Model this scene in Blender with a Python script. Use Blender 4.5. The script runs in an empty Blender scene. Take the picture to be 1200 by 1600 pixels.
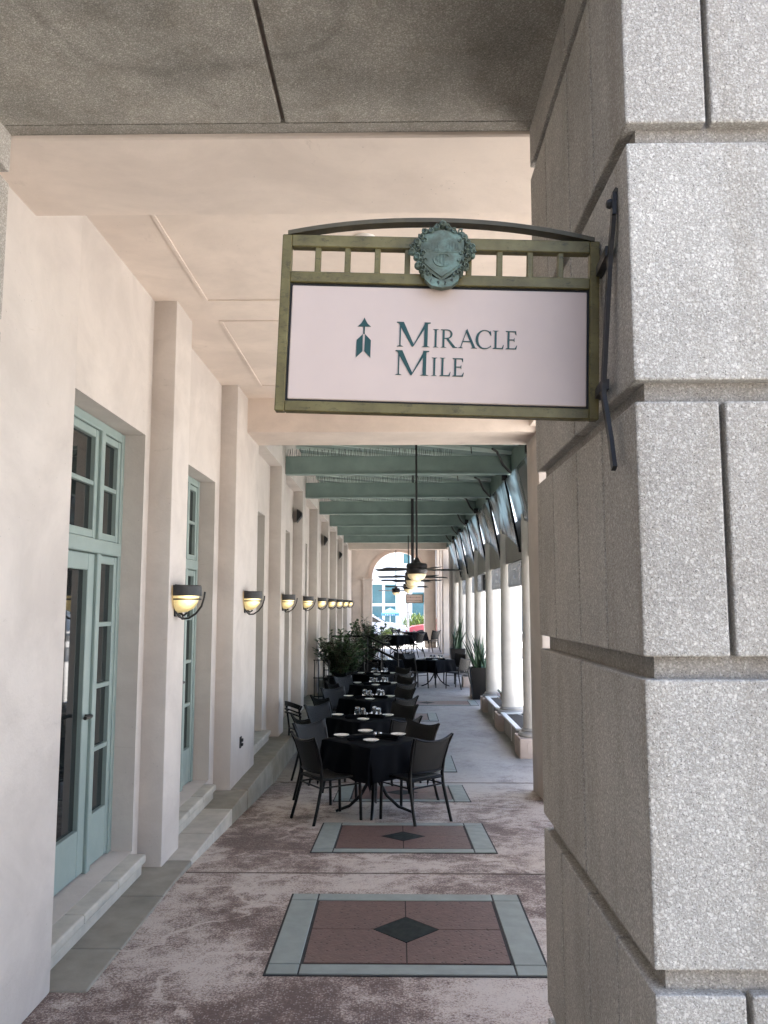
import bpy, bmesh, math, random
from mathutils import Vector, Matrix
R = math.radians
random.seed(7)
scn = bpy.context.scene
COL = scn.collection

# ------------------------------------------------------------------ camera
cam_d = bpy.data.cameras.new("camera")
cam_d.sensor_fit = 'VERTICAL'; cam_d.sensor_height = 36.0
cam_d.lens = 1290 / 1600 * 36
cam_d.clip_start = 0.05; cam_d.clip_end = 2000
cam = bpy.data.objects.new("camera", cam_d); COL.objects.link(cam)
cam.location = (0, 0, 1.70)
cam.rotation_euler = (R(90 + 6.41), 0, R(0.89))
scn.camera = cam

# ------------------------------------------------------------------ sky, sun, exposure
SUN_EL, SUN_AZ = 66.0, -8.0          # azimuth clockwise from +Y
world = bpy.data.worlds.new("World"); scn.world = world
world.use_nodes = True
wn = world.node_tree
bg = wn.nodes["Background"]
sky = wn.nodes.new("ShaderNodeTexSky"); sky.sky_type = 'NISHITA'
sky.sun_disc = False
sky.sun_elevation = R(SUN_EL); sky.sun_rotation = R(SUN_AZ)
sky.air_density = 1.0; sky.dust_density = 2.0
wn.links.new(sky.outputs[0], bg.inputs[0]); bg.inputs[1].default_value = 0.15
sd = bpy.data.lights.new("sun", 'SUN'); sd.energy = 4.8; sd.angle = R(0.5); sd.color = (1.0, 0.95, 0.87)
sun = bpy.data.objects.new("sun", sd); COL.objects.link(sun)
S = Vector((math.sin(R(SUN_AZ)) * math.cos(R(SUN_EL)), math.cos(R(SUN_AZ)) * math.cos(R(SUN_EL)), math.sin(R(SUN_EL))))
sun.rotation_euler = S.to_track_quat('Z', 'Y').to_euler(); sun.location = S * 60
vs = scn.view_settings
vs.view_transform = 'Standard'; vs.look = 'None'; vs.gamma = 1.0; vs.use_curve_mapping = False
vs.exposure = 2.42
scn.cycles.max_bounces = 14; scn.cycles.diffuse_bounces = 8; scn.cycles.transparent_max_bounces = 16
scn.cycles.caustics_reflective = False; scn.cycles.caustics_refractive = False

# ------------------------------------------------------------------ material helpers
class NT:
    def __init__(s, name):
        s.m = bpy.data.materials.new(name); s.m.use_nodes = True
        s.t = s.m.node_tree; s.b = s.t.nodes["Principled BSDF"]
        s.co = s.n("ShaderNodeTexCoord").outputs["Object"]
    def n(s, typ, **kw):
        nd = s.t.nodes.new(typ)
        for k, v in kw.items(): setattr(nd, k, v)
        return nd
    def l(s, a, b): s.t.links.new(a, b)
    def noise(s, scale, detail=4, rough=.55, vec=None, dist=0):
        nd = s.n("ShaderNodeTexNoise"); nd.inputs["Scale"].default_value = scale
        nd.inputs["Detail"].default_value = detail; nd.inputs["Roughness"].default_value = rough
        nd.inputs["Distortion"].default_value = dist
        s.l(vec or s.co, nd.inputs["Vector"]); return nd.outputs["Fac"]
    def vor(s, scale, out="Distance", feature='F1', vec=None):
        nd = s.n("ShaderNodeTexVoronoi", feature=feature); nd.inputs["Scale"].default_value = scale
        s.l(vec or s.co, nd.inputs["Vector"]); return nd.outputs[out]
    def ramp(s, fac, stops, interp='LINEAR'):
        nd = s.n("ShaderNodeValToRGB"); cr = nd.color_ramp; cr.interpolation = interp
        while len(cr.elements) < len(stops): cr.elements.new(0.5)
        for e, (p, c) in zip(cr.elements, stops):
            e.position = p
            e.color = (c, c, c, 1) if isinstance(c, (int, float)) else (*c, 1)
        s.l(fac, nd.inputs[0]); return nd.outputs[0]
    def mix(s, fac, a, b, mode='MIX'):
        nd = s.n("ShaderNodeMix", data_type='RGBA', blend_type=mode)
        for sock, v in ((nd.inputs[0], fac), (nd.inputs[6], a), (nd.inputs[7], b)):
            if isinstance(v, (int, float)): sock.default_value = v
            elif isinstance(v, tuple): sock.default_value = (*v, 1)
            else: s.l(v, sock)
        return nd.outputs[2]
    def math(s, op, a, b=None):
        nd = s.n("ShaderNodeMath", operation=op)
        for i, v in enumerate((a, b)):
            if v is None: continue
            if isinstance(v, (int, float)): nd.inputs[i].default_value = v
            else: s.l(v, nd.inputs[i])
        return nd.outputs[0]
    def map(s, scale=(1, 1, 1), loc=(0, 0, 0)):
        nd = s.n("ShaderNodeMapping"); nd.inputs["Scale"].default_value = scale; nd.inputs["Location"].default_value = loc
        s.l(s.co, nd.inputs["Vector"]); return nd.outputs[0]
    def bump(s, h, strength=.3, dist=.01, prev=None):
        nd = s.n("ShaderNodeBump"); nd.inputs["Strength"].default_value = strength; nd.inputs["Distance"].default_value = dist
        s.l(h, nd.inputs["Height"])
        if prev is not None: s.l(prev, nd.inputs["Normal"])
        s.l(nd.outputs[0], s.b.inputs["Normal"]); return nd.outputs[0]
    def base(s, c):
        if isinstance(c, tuple): s.b.inputs["Base Color"].default_value = (*c, 1)
        else: s.l(c, s.b.inputs["Base Color"])
    def set(s, **kw):
        for k, v in kw.items():
            k = k.replace("_", " ")
            i = s.b.inputs[k]
            if hasattr(v, "is_output"): s.l(v, i)
            else: i.default_value = (*v, 1) if isinstance(v, tuple) and len(v) == 3 else v
        return s.m

def plain(name, col, rough=.5, metal=0, var=.15, scale=12, bump=0, bscale=80, spec=.5):
    t = NT(name)
    f = t.noise(scale, 5, .6)
    d = tuple(c * (1 - var) for c in col); e = tuple(min(1, c * (1 + var)) for c in col)
    t.base(t.ramp(f, [(.3, d), (.7, e)]))
    rr = t.ramp(t.noise(scale * 1.7, 3), [(.3, max(0, rough - .08)), (.7, min(1, rough + .08))])
    t.l(rr, t.b.inputs["Roughness"])
    t.b.inputs["Metallic"].default_value = metal
    t.b.inputs["Specular IOR Level"].default_value = spec
    if bump: t.bump(t.noise(bscale, 4), bump, .004)
    return t.m

def stone_mat(name, light, mid, dark, stains=False):
    t = NT(name)
    wob = t.n("ShaderNodeVectorMath", operation='ADD'); t.l(t.co, wob.inputs[0])
    nz = t.n("ShaderNodeTexNoise"); nz.inputs["Scale"].default_value = 170; t.l(t.co, nz.inputs["Vector"])
    sc_ = t.n("ShaderNodeVectorMath", operation='SCALE'); t.l(nz.outputs["Color"], sc_.inputs[0]); sc_.inputs["Scale"].default_value = .008
    t.l(sc_.outputs[0], wob.inputs[1]); V = wob.outputs[0]
    def sep(x):
        c = t.n("ShaderNodeSeparateColor"); t.l(x, c.inputs[0]); return c.outputs
    A = sep(t.vor(155, "Color", vec=V)); dA = t.vor(155, vec=V)
    Bc = sep(t.vor(320, "Color", vec=V)); dB = t.vor(320, vec=V)
    Cc = sep(t.vor(86, "Color", vec=V)); dC = t.vor(86, vec=V)
    matrix = t.ramp(t.noise(260, 4, .75), [(.28, tuple(.72 * x for x in mid)), (.5, mid), (.72, tuple(min(1, 1.22 * x) for x in mid))])
    def layer(col, cell, dist, thr, dthr, colr, amt):
        m = t.math('MULTIPLY', t.ramp(dist, [(dthr * .75, 1.0), (dthr, 0.0)]), t.ramp(cell, [(thr - .02, 0.0), (thr + .02, amt)]))
        return t.mix(m, col, colr)
    col = layer(matrix, A[0], dA, .42, .52, tuple(.5 * (a + b) for a, b in zip(light, mid)), .75)
    col = layer(col, Bc[0], dB, .55, .5, light, .6)
    col = layer(col, A[1], dA, .74, .46, light, .65)
    col = layer(col, Cc[1], dC, .86, .38, tuple(min(1, 1.05 * x) for x in light), .6)
    col = layer(col, A[2], dA, .86, .40, tuple(.62 * x for x in mid), .8)
    col = layer(col, Bc[2], dB, .88, .42, dark, .85)
    big = t.ramp(t.noise(2.6, 6, .65), [(.3, .82), (.7, 1.08)])
    col = t.mix(1.0, col, big, 'MULTIPLY')
    gi = t.n("ShaderNodeNewGeometry")
    col = t.mix(1.0, col, t.ramp(gi.outputs["Random Per Island"], [(0, (.90, .885, .87)), (1, (1.05, 1.05, 1.05))]), 'MULTIPLY')
    strk = t.ramp(t.noise(3.2, 5, .65, vec=t.map((2.4, 2.4, .28), (1, 4, 0))), [(.5, (1, 1, 1)), (.72, (.84, .82, .79))])
    col = t.mix(1.0, col, strk, 'MULTIPLY')
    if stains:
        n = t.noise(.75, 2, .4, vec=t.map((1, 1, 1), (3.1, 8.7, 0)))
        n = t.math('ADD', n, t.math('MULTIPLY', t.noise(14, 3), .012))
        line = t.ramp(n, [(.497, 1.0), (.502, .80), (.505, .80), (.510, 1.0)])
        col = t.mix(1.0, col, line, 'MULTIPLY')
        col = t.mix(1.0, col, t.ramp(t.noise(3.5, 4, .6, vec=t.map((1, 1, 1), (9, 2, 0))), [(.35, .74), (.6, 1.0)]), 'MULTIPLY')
    t.base(col)
    h = t.math('ADD', t.math('MULTIPLY', dA, -.6), t.noise(220, 3, .7))
    t.bump(h, .5, .006)
    return t.set(Roughness=.85, Specular_IOR_Level=.3)

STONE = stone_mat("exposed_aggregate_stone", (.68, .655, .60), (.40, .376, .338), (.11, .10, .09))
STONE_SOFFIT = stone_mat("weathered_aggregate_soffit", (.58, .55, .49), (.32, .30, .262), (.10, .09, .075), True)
STONE_DARK = plain("mortar_joint", (.15, .12, .10), .95, var=.3, scale=30)
STONE_CORE = stone_mat("groove_stone", (.47, .44, .395), (.285, .262, .235), (.09, .08, .068))

def stucco_mat(name, col, bumps=.26):
    t = NT(name)
    f = t.noise(2.6, 6, .62)
    a = t.ramp(f, [(.3, tuple(.93 * c for c in col)), (.7, tuple(min(1, 1.04 * c) for c in col))])
    st = t.noise(1.0, 5, .7, vec=t.map((3.5, 3.5, .5)))
    a = t.mix(1.0, a, t.ramp(st, [(.25, (.97, .968, .97)), (.5, (1, 1, 1))]), 'MULTIPLY')
    pits = t.ramp(t.vor(26), [(.04, .60), (.085, 1.0)])
    pm = t.ramp(t.noise(2.1, 3, .5, vec=t.map((1, 1, 1), (5, 1, 2))), [(.52, 0.0), (.6, 1.0)])
    a = t.mix(pm, a, t.mix(1.0, a, pits, 'MULTIPLY'))
    pat = t.ramp(t.noise(1.3, 7, .68, vec=t.map((1, 1, 1.3), (2, 9, 4)), dist=.6), [(.42, (1, 1, 1)), (.6, (.895, .89, .89))])
    a = t.mix(1.0, a, pat, 'MULTIPLY')
    scr = t.ramp(t.noise(3.0, 8, .8, vec=t.map((1, 1, 6), (0, 3, 1)), dist=.8), [(.62, (1, 1, 1)), (.70, (.84, .83, .82))])
    a = t.mix(1.0, a, scr, 'MULTIPLY')
    hc = t.ramp(t.vor(.5, "Distance", 'DISTANCE_TO_EDGE', vec=t.map((1, 1, .6), (.2, .4, .7))), [(.0, .78), (.004, 1.0)])
    hm = t.ramp(t.noise(.9, 2, .5, vec=t.map((1, 1, 1), (7, 7, 7))), [(.52, 0.0), (.56, .8)])
    t.base(a)
    h = t.math('ADD', t.math('MULTIPLY', t.noise(7, 5, .55), 1.1), t.math('MULTIPLY', t.noise(70, 3, .6), .35))
    t.bump(h, bumps, .012)
    return t.set(Roughness=.86)
PINK = stucco_mat("painted_stucco", (.585, .533, .485))
PINK_CEIL = stucco_mat("painted_ceiling", (.73, .63, .545), .10)
PINK_DEEP = stucco_mat("painted_plinth", (.56, .46, .40))
GREYST = stucco_mat("grey_stucco", (.42, .40, .37))
COLM = stucco_mat("column_stucco", (.72, .69, .64), .1)

def floor_mat():
    t = NT("worn_floor_coating")
    big = t.noise(1.05, 10, .66, vec=t.map((1, .8, 1), (1.7, .35, 0)), dist=.15)
    fine = t.noise(80, 5, .85)
    mid = t.noise(8, 7, .72)
    v = t.math('ADD', t.math('ADD', big, t.math('MULTIPLY', t.math('SUBTRACT', mid, .5), .55)), t.math('MULTIPLY', t.math('SUBTRACT', fine, .5), .95))
    sep = t.n("ShaderNodeSeparateXYZ"); t.l(t.co, sep.inputs[0])
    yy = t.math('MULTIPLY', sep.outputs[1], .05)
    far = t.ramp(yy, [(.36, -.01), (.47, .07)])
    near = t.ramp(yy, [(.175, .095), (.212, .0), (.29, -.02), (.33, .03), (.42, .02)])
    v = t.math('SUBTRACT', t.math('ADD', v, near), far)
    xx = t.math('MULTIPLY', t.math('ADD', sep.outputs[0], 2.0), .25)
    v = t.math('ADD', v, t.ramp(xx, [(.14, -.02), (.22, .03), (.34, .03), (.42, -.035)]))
    # pale scuffed lines with their own shape
    sc = t.noise(.8, 4, .5, vec=t.map((1, 1, 1), (4, 7, 0)))
    scl = t.ramp(sc, [(.488, 0.0), (.499, .10), (.503, .10), (.514, 0.0)])
    v = t.math('SUBTRACT', v, scl)
    worn = t.ramp(v, [(.0, (.42, .385, .345)), (.40, (.53, .465, .41)), (.48, (.45, .375, .325)), (.545, (.215, .155, .13)), (.605, (.115, .074, .063)), (1, (.065, .044, .038))])
    slab = t.ramp(t.noise(2.2, 9, .7, vec=t.map((1, .7, 1), (2, 5, 0))), [(.3, (.165, .168, .172)), (.52, (.235, .232, .228)), (.7, (.30, .29, .28))])  # cooler grey of the far floor: sky sheen put into the colour
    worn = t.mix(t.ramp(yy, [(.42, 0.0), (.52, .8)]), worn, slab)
    c = t.n("ShaderNodeSeparateColor"); t.l(t.vor(95, "Color"), c.inputs[0])
    chips = t.math('MULTIPLY', t.ramp(t.vor(95), [(.3, 1.0), (.5, 0.0)]), t.ramp(c.outputs[0], [(.5, 0.0), (.62, .62)]))
    a = t.mix(chips, worn, (.44, .40, .37))
    chips2 = t.math('MULTIPLY', t.ramp(t.vor(95), [(.2, 1.0), (.38, 0.0)]), t.ramp(c.outputs[1], [(.66, 0.0), (.7, .55)]))
    a = t.mix(chips2, a, (.12, .09, .08))
    spots = t.ramp(t.vor(2.3), [(.03, .55), (.06, 1.0)])
    a = t.mix(1.0, a, spots, 'MULTIPLY')
    cr = t.ramp(t.vor(.55, "Distance", 'DISTANCE_TO_EDGE', vec=t.map((1, 1, 0), (.3, 1.1, 0))), [(.0, .5), (.006, 1.0)])
    crm = t.ramp(t.noise(1.3, 2), [(.5, 0.0), (.55, .8)])
    t.base(a)
    t.bump(t.math('ADD', t.noise(150, 3), t.math('MULTIPLY', v, .6)), .35, .006)
    rr = t.ramp(v, [(.3, .46), (.6, .6)])
    return t.set(Roughness=rr)
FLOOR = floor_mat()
CONC = plain("pale_concrete", (.58, .56, .53), .8, var=.14, scale=1.5, bump=.1)
ASPH = plain("asphalt", (.06, .06, .06), .9, var=.2, scale=8, bump=.2)

def tile_mat():
    t = NT("mauve_stone_tile")
    a = t.ramp(t.noise(22, 6, .7), [(.3, (.105, .062, .055)), (.7, (.165, .105, .092))])
    pit = t.ramp(t.vor(34), [(.14, 0.22), (.26, 1.0)])
    pm = t.ramp(t.noise(14, 3), [(.40, 0.0), (.5, 1.0)])
    a = t.mix(pm, a, t.mix(1.0, a, pit, 'MULTIPLY'))
    t.base(a); t.bump(t.math('ADD', pit, t.noise(60, 3)), .5, .006)
    return t.set(Roughness=.42)
TILE = tile_mat()
SLATE = plain("grey_green_slate", (.235, .265, .245), .5, var=.13, scale=7, bump=.15)
DARKTILE = plain("dark_marble", (.010, .016, .016), .6, var=.4, scale=14, spec=.2)
GROUT = plain("dark_grout", (.03, .03, .03), .9)
KERB = plain("weathered_kerb_stone", (.25, .232, .19), .85, var=.2, scale=5, bump=.3, bscale=120)
KERB2 = plain("pale_step_stone", (.43, .405, .35), .8, var=.16, scale=6, bump=.25, bscale=120)
TEAL = plain("pale_teal_paint", (.25, .315, .29), .42, var=.06, scale=4)
GREEN = plain("green_pergola_paint", (.215, .288, .26), .55, var=.14, scale=3, bump=.1, bscale=30)
GREENL = plain("faded_green_paint", (.62, .72, .67), .55, var=.1, scale=3)
def glass_dark(name, col=(.012, .014, .014), rough=.03):
    t = NT(name); t.base(col)
    t.bump(t.noise(1.5, 2), .02, .02)
    return t.set(Roughness=rough, Specular_IOR_Level=.5)
GLASS = glass_dark("dark_window_glass")
FARGLASS = plain("teal_window_glass", (.07, .18, .20), .12, var=.35, scale=.8)

def brass_mat():
    t = NT("aged_brass_paint")
    f = t.noise(14, 6, .65)
    a = t.ramp(f, [(.25, (.070, .056, .018)), (.5, (.130, .106, .036)), (.75, (.180, .152, .058))])
    dirt = t.ramp(t.noise(38, 5, .75, vec=t.map((1, 1, 2.2))), [(.30, .25), (.46, 1.0)])
    a = t.mix(.8, a, t.mix(1.0, a, dirt, 'MULTIPLY'))
    t.base(a); t.bump(t.noise(90, 4), .12, .003)
    return t.set(Roughness=.45, Metallic=.12)
BRASS = brass_mat()
def patina_mat():
    t = NT("verdigris_bronze")
    a = t.ramp(t.noise(26, 5, .65), [(.3, (.040, .045, .030)), (.5, (.065, .085, .066)), (.72, (.115, .18, .155))])
    geo = t.n("ShaderNodeNewGeometry")
    t.base(t.mix(1.0, a, t.ramp(geo.outputs["Pointiness"], [(.42, .30), (.5, .95), (.58, 1.5)]), 'MULTIPLY'))  # relief shading in the colour: creases darkened, ridges brightened
    t.bump(t.noise(120, 4), .15, .003)
    return t.set(Roughness=.6, Metallic=.15)
PATINA = patina_mat()
SIGNPANEL = plain("pale_pink_sign_face", (.53, .425, .372), .5, var=.05, scale=3)
LETTER = plain("dark_green_lettering", (.004, .045, .040), .45, var=.05)
IRON = plain("black_iron", (.018, .017, .016), .5, var=.3, scale=30, bump=.15)
BLACK = plain("black_gap", (.01, .01, .01), .8)
CHAIRM = plain("black_chair_metal", (.002, .002, .0024), .4, var=.2, spec=.22)
def wicker_mat():
    t = NT("black_woven_back")
    w = t.n("ShaderNodeTexWave", wave_type='BANDS', bands_direction='X'); w.inputs["Scale"].default_value = 38
    t.l(t.co, w.inputs["Vector"])
    w2 = t.n("ShaderNodeTexWave", wave_type='BANDS', bands_direction='Z'); w2.inputs["Scale"].default_value = 60
    t.l(t.co, w2.inputs["Vector"])
    t.base(t.ramp(w.outputs[0], [(.1, (.0015, .0015, .0018)), (.9, (.0055, .0052, .005))]))
    t.bump(t.math('ADD', w.outputs[0], t.math('MULTIPLY', w2.outputs[0], .4)), .6, .004)
    return t.set(Roughness=.5, Specular_IOR_Level=.25)
WICKER = wicker_mat()
def cloth_mat():
    t = NT("black_table_linen")
    t.base(t.ramp(t.noise(6, 4), [(.3, (.0012, .0017, .003)), (.7, (.002, .0028, .0048))]))
    t.bump(t.noise(320, 2), .2, .002)
    return t.set(Roughness=.75, Sheen_Weight=.0, Specular_IOR_Level=.08)
CLOTH = cloth_mat()
CHINA = plain("white_china", (.74, .72, .66), .25, var=.03)
def clear_glass():
    t = NT("clear_tumbler_glass"); t.base((.97, .98, .98))
    return t.set(Roughness=.01, Transmission_Weight=1.0, IOR=1.42)
TUMBLER = clear_glass()
def glow_mat(name, col, strength, core):
    t = NT(name)
    t.base((.34, .28, .13))
    t.b.inputs["Emission Color"].default_value = (*col, 1)
    d = t.n("ShaderNodeVectorMath", operation='DISTANCE'); t.l(t.co, d.inputs[0]); d.inputs[1].default_value = core
    e_ = t.ramp(d.outputs["Value"], [(.02, 1.0), (.05, .42), (.085, .13), (.15, .05)])
    mo = t.ramp(t.noise(28, 4, .6), [(.3, .7), (.7, 1.2)])
    t.l(t.math('MULTIPLY', t.math('MULTIPLY', e_, mo), strength), t.b.inputs["Emission Strength"])
    return t.set(Roughness=.35)
SCONCEGLOW = glow_mat("lit_amber_glass", (1.0, .74, .34), .95, (.10, -.085, .012))
FANGLOW = glow_mat("lit_cream_glass", (1.0, .76, .46), .8, (0, -.06, -.09))
FANM = plain("dark_bronze_fan", (.016, .015, .016), .45, var=.2)
SPEAKERM = plain("black_speaker_plastic", (.012, .012, .013), .6)
def awning_mat():
    t = NT("grey_awning_film")
    f = t.noise(1.7, 2, .5, dist=.3)
    t.base(t.ramp(f, [(.35, (.20, .195, .185)), (.65, (.28, .285, .28))]))
    tr = t.ramp(f, [(.44, .04), (.62, .46)])
    tl = t.n("ShaderNodeBsdfTranslucent"); tl.inputs[0].default_value = (.68, .80, .82, 1)
    mx = t.n("ShaderNodeMixShader"); t.l(tr, mx.inputs[0]); t.l(t.b.outputs[0], mx.inputs[1]); t.l(tl.outputs[0], mx.inputs[2])
    out = [n for n in t.t.nodes if n.type == 'OUTPUT_MATERIAL'][0]
    t.l(mx.outputs[0], out.inputs[0])
    return t.set(Roughness=.22, Specular_IOR_Level=.6, Metallic=.2)
AWNING = awning_mat()
GREYMETAL = plain("brushed_grey_metal", (.28, .29, .30), .32, metal=.6, var=.15, scale=6)
def leaf_mat(name, a, b, rough=.4):
    t = NT(name)
    oi = t.n("ShaderNodeNewGeometry")
    t.base(t.mix(t.ramp(oi.outputs["Random Per Island"], [(0, 0.0), (1, 1.0)]), a, b))
    return t.set(Roughness=rough)
LEAF = leaf_mat("glossy_dark_leaf", (.020, .055, .022), (.06, .125, .045), .3)
SNAKE = leaf_mat("snake_plant_leaf", (.020, .050, .030), (.055, .10, .055))
CROTON = leaf_mat("orange_croton_leaf", (.28, .075, .015), (.05, .075, .02))
FARLEAF = leaf_mat("sunlit_shrub_leaf", (.10, .16, .03), (.24, .30, .06))
BARK = plain("brown_stem", (.06, .045, .03), .8)
SOIL = plain("planter_soil", (.03, .022, .016), .95, var=.4, scale=40, bump=.4)
WHITEP = plain("white_paint", (.78, .78, .76), .5, var=.03)
CARWHITE = plain("white_car_paint", (.78, .79, .80), .15, var=.01)
CARRED = plain("red_car_paint", (.46, .07, .10), .15, var=.02)
RUBBER = plain("black_rubber", (.015, .015, .015), .8)
CHROME = plain("bright_rim_metal", (.65, .65, .65), .25, metal=.7, var=.03)
BLUECANVAS = plain("blue_canvas", (.07, .24, .38), .8, var=.06)

# ------------------------------------------------------------------ mesh helpers
class MB:
    def __init__(s): s.bm = bmesh.new()
    def _new(s, fn):
        before = set(s.bm.verts); fn(); return [v for v in s.bm.verts if v not in before]
    def box(s, x0, x1, y0, y1, z0, z1, bev=0, seg=1):
        r = bmesh.ops.create_cube(s.bm, size=1)
        vs_ = r['verts']
        for v in vs_:
            v.co = Vector(((x0 + x1) / 2 + v.co.x * (x1 - x0), (y0 + y1) / 2 + v.co.y * (y1 - y0), (z0 + z1) / 2 + v.co.z * (z1 - z0)))
        if bev:
            es = list({e for v in vs_ for e in v.link_edges})
            bmesh.ops.bevel(s.bm, geom=es, offset=bev, segments=seg, profile=.5, affect='EDGES')
        return s
    def face(s, pts):
        return s.bm.faces.new([s.bm.verts.new(p) for p in pts])
    def prism(s, poly, axis, a0, a1):
        def P(u, v, w):
            return {'x': (w, u, v), 'y': (u, w, v), 'z': (u, v, w)}[axis]
        A = [s.bm.verts.new(P(u, v, a0)) for u, v in poly]; B = [s.bm.verts.new(P(u, v, a1)) for u, v in poly]
        n = len(poly)
        fs = [s.bm.faces.new(A), s.bm.faces.new(B[::-1])]
        for i in range(n):
            fs.append(s.bm.faces.new([A[i], B[i], B[(i + 1) % n], A[(i + 1) % n]]))
        return s
    def tube(s, pts, r, n=8, closed=False):
        pts = [Vector(p) for p in pts]; m = len(pts)
        rs = r if isinstance(r, (list, tuple)) else [r] * m
        rings = []; up = None
        for i, p in enumerate(pts):
            if closed: t = pts[(i + 1) % m] - pts[i - 1]
            else: t = pts[min(i + 1, m - 1)] - pts[max(i - 1, 0)]
            t.normalize()
            if up is None: up = t.orthogonal().normalized()
            up = (up - t * up.dot(t)).normalized()
            b = t.cross(up)
            rings.append([s.bm.verts.new(p + (up * math.cos(2 * math.pi * k / n) + b * math.sin(2 * math.pi * k / n)) * rs[i]) for k in range(n)])
        for i in range(m if closed else m - 1):
            A, B = rings[i], rings[(i + 1) % m]
            for k in range(n):
                s.bm.faces.new([A[k], A[(k + 1) % n], B[(k + 1) % n], B[k]])
        if not closed:
            s.bm.faces.new(rings[0][::-1]); s.bm.faces.new(rings[-1])
        return s
    def bar(s, p, q, w, d, upv=(0, 0, 1)):
        p = Vector(p); q = Vector(q); t = (q - p).normalized(); u = Vector(upv); u = (u - t * u.dot(t)).normalized(); b = t.cross(u)
        V = [[s.bm.verts.new(o + b * (w / 2 * i) + u * (d / 2 * j)) for i, j in ((-1, -1), (1, -1), (1, 1), (-1, 1))] for o in (p, q)]
        s.bm.faces.new(V[0][::-1]); s.bm.faces.new(V[1])
        for k in range(4): s.bm.faces.new([V[0][k], V[0][(k + 1) % 4], V[1][(k + 1) % 4], V[1][k]])
        return s
    def lathe(s, prof, n=24, c=(0, 0, 0), a0=0, a1=360):
        c = Vector(c); full = abs(a1 - a0) >= 360; k_ = n if full else n + 1
        rings = []
        for r, z in prof:
            if r < 1e-6: rings.append([s.bm.verts.new(c + Vector((0, 0, z)))])
            else: rings.append([s.bm.verts.new(c + Vector((r * math.cos(R(a0 + (a1 - a0) * k / n)), r * math.sin(R(a0 + (a1 - a0) * k / n)), z))) for k in range(k_)])
        for A, B in zip(rings, rings[1:]):
            for k in range(n):
                k2 = (k + 1) % n if full else k + 1
                if len(A) == 1 and len(B) == 1: continue
                if len(A) == 1: s.bm.faces.new([A[0], B[k2], B[k]])
                elif len(B) == 1: s.bm.faces.new([A[k], A[k2], B[0]])
                else: s.bm.faces.new([A[k], A[k2], B[k2], B[k]])
        return s
    def blob(s, c, rad, rot=0, sub=2):
        r = bmesh.ops.create_icosphere(s.bm, subdivisions=sub, radius=1)
        M = Matrix.Rotation(rot, 3, 'Y')
        for v in r['verts']: v.co = Vector(c) + M @ Vector((v.co.x * rad[0], v.co.y * rad[1], v.co.z * rad[2]))
        return s
    def grid(s, nx, ny, fn):
        V = [[s.bm.verts.new(fn(i / nx, j / ny)) for j in range(ny + 1)] for i in range(nx + 1)]
        for i in range(nx):
            for j in range(ny): s.bm.faces.new([V[i][j], V[i + 1][j], V[i + 1][j + 1], V[i][j + 1]])
        return s
    def build(s, name, mat, parent=None, smooth=None, solid=0):
        bmesh.ops.recalc_face_normals(s.bm, faces=s.bm.faces[:])
        me = bpy.data.meshes.new(name); s.bm.to_mesh(me); s.bm.free()
        me.materials.append(mat)
        if smooth:
            for p in me.polygons: p.use_smooth = True
            me.set_sharp_from_angle(angle=R(smooth))
        o = bpy.data.objects.new(name, me); COL.objects.link(o)
        if parent: o.parent = parent
        if solid:
            md = o.modifiers.new("thickness", 'SOLIDIFY'); md.thickness = solid
        return o

def tag(o, label=None, cat=None, group=None, kind=None):
    if label: o["label"] = label
    if cat: o["category"] = cat
    if group: o["group"] = group
    if kind: o["kind"] = kind
    return o
def thing(name, label, cat, loc=(0, 0, 0), rotz=0, group=None):
    o = bpy.data.objects.new(name, None); COL.objects.link(o)
    o.empty_display_size = .1
    o.location = loc; o.rotation_euler = (0, 0, rotz)
    return tag(o, label, cat, group)
def dup(root, loc, rotz=0, label=None, group=None):
    r = root.copy(); COL.objects.link(r); r.location = loc; r.rotation_euler = (0, 0, rotz)
    if label: r["label"] = label
    if group: r["group"] = group
    for ch in list(root.children):
        c = ch.copy(); COL.objects.link(c); c.parent = r
        for g in ch.children:
            d = g.copy(); COL.objects.link(d); d.parent = c
    return r
def fl(y):
    if y < 5.3: return 0.0
    if y < 9.5: return -.27 * (y - 5.3) / 4.2
    if y < 20.5: return -.27
    if y < 24.5: return -.27 + .40 * (y - 20.5) / 4.0
    return .13
def kind(o, k, label=None):
    o["kind"] = k
    if label: o["label"] = label
    return o

# ------------------------------------------------------------------ ground
m = MB(); m.face([(-160, -120, -.46), (160, -120, -.46), (160, 220, -.46), (-160, 220, -.46)])
kind(m.build("ground", CONC), "structure")
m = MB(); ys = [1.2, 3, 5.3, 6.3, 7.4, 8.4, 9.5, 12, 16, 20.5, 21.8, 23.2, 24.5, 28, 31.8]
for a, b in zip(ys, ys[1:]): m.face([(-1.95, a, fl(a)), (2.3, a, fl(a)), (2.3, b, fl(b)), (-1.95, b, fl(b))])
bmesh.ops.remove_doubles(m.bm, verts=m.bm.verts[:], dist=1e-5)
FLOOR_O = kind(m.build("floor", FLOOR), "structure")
m = MB()
for y in (5.52, 1.9 + .0):
    if y > 3: m.box(-1.36, 2.2, y - .006, y + .006, fl(y) + .0005, fl(y) + .004)
m.box(-1.30, 2.2, 9.45, 9.462, fl(9.45) + .0005, fl(9.45) + .004)
m.build("floor_joint", STONE_DARK, FLOOR_O)
m = MB(); m.box(-9, 2.9, -2.4, 1.2, -.40, -.003)
kind(m.build("pavement", KERB), "structure")
m = MB(); m.box(2.9, 16, -9, 1.19, -.40, -.004)  # unseen pale paving added to bounce sunlight onto the pillar front
kind(m.build("pavement", CONC), "structure")
m = MB(); m.box(-60, 60, -11.5, -2.41, -.455, -.12)  # unseen dark road added behind the camera to cut bounced light
kind(m.build("road", ASPH), "structure")
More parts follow.
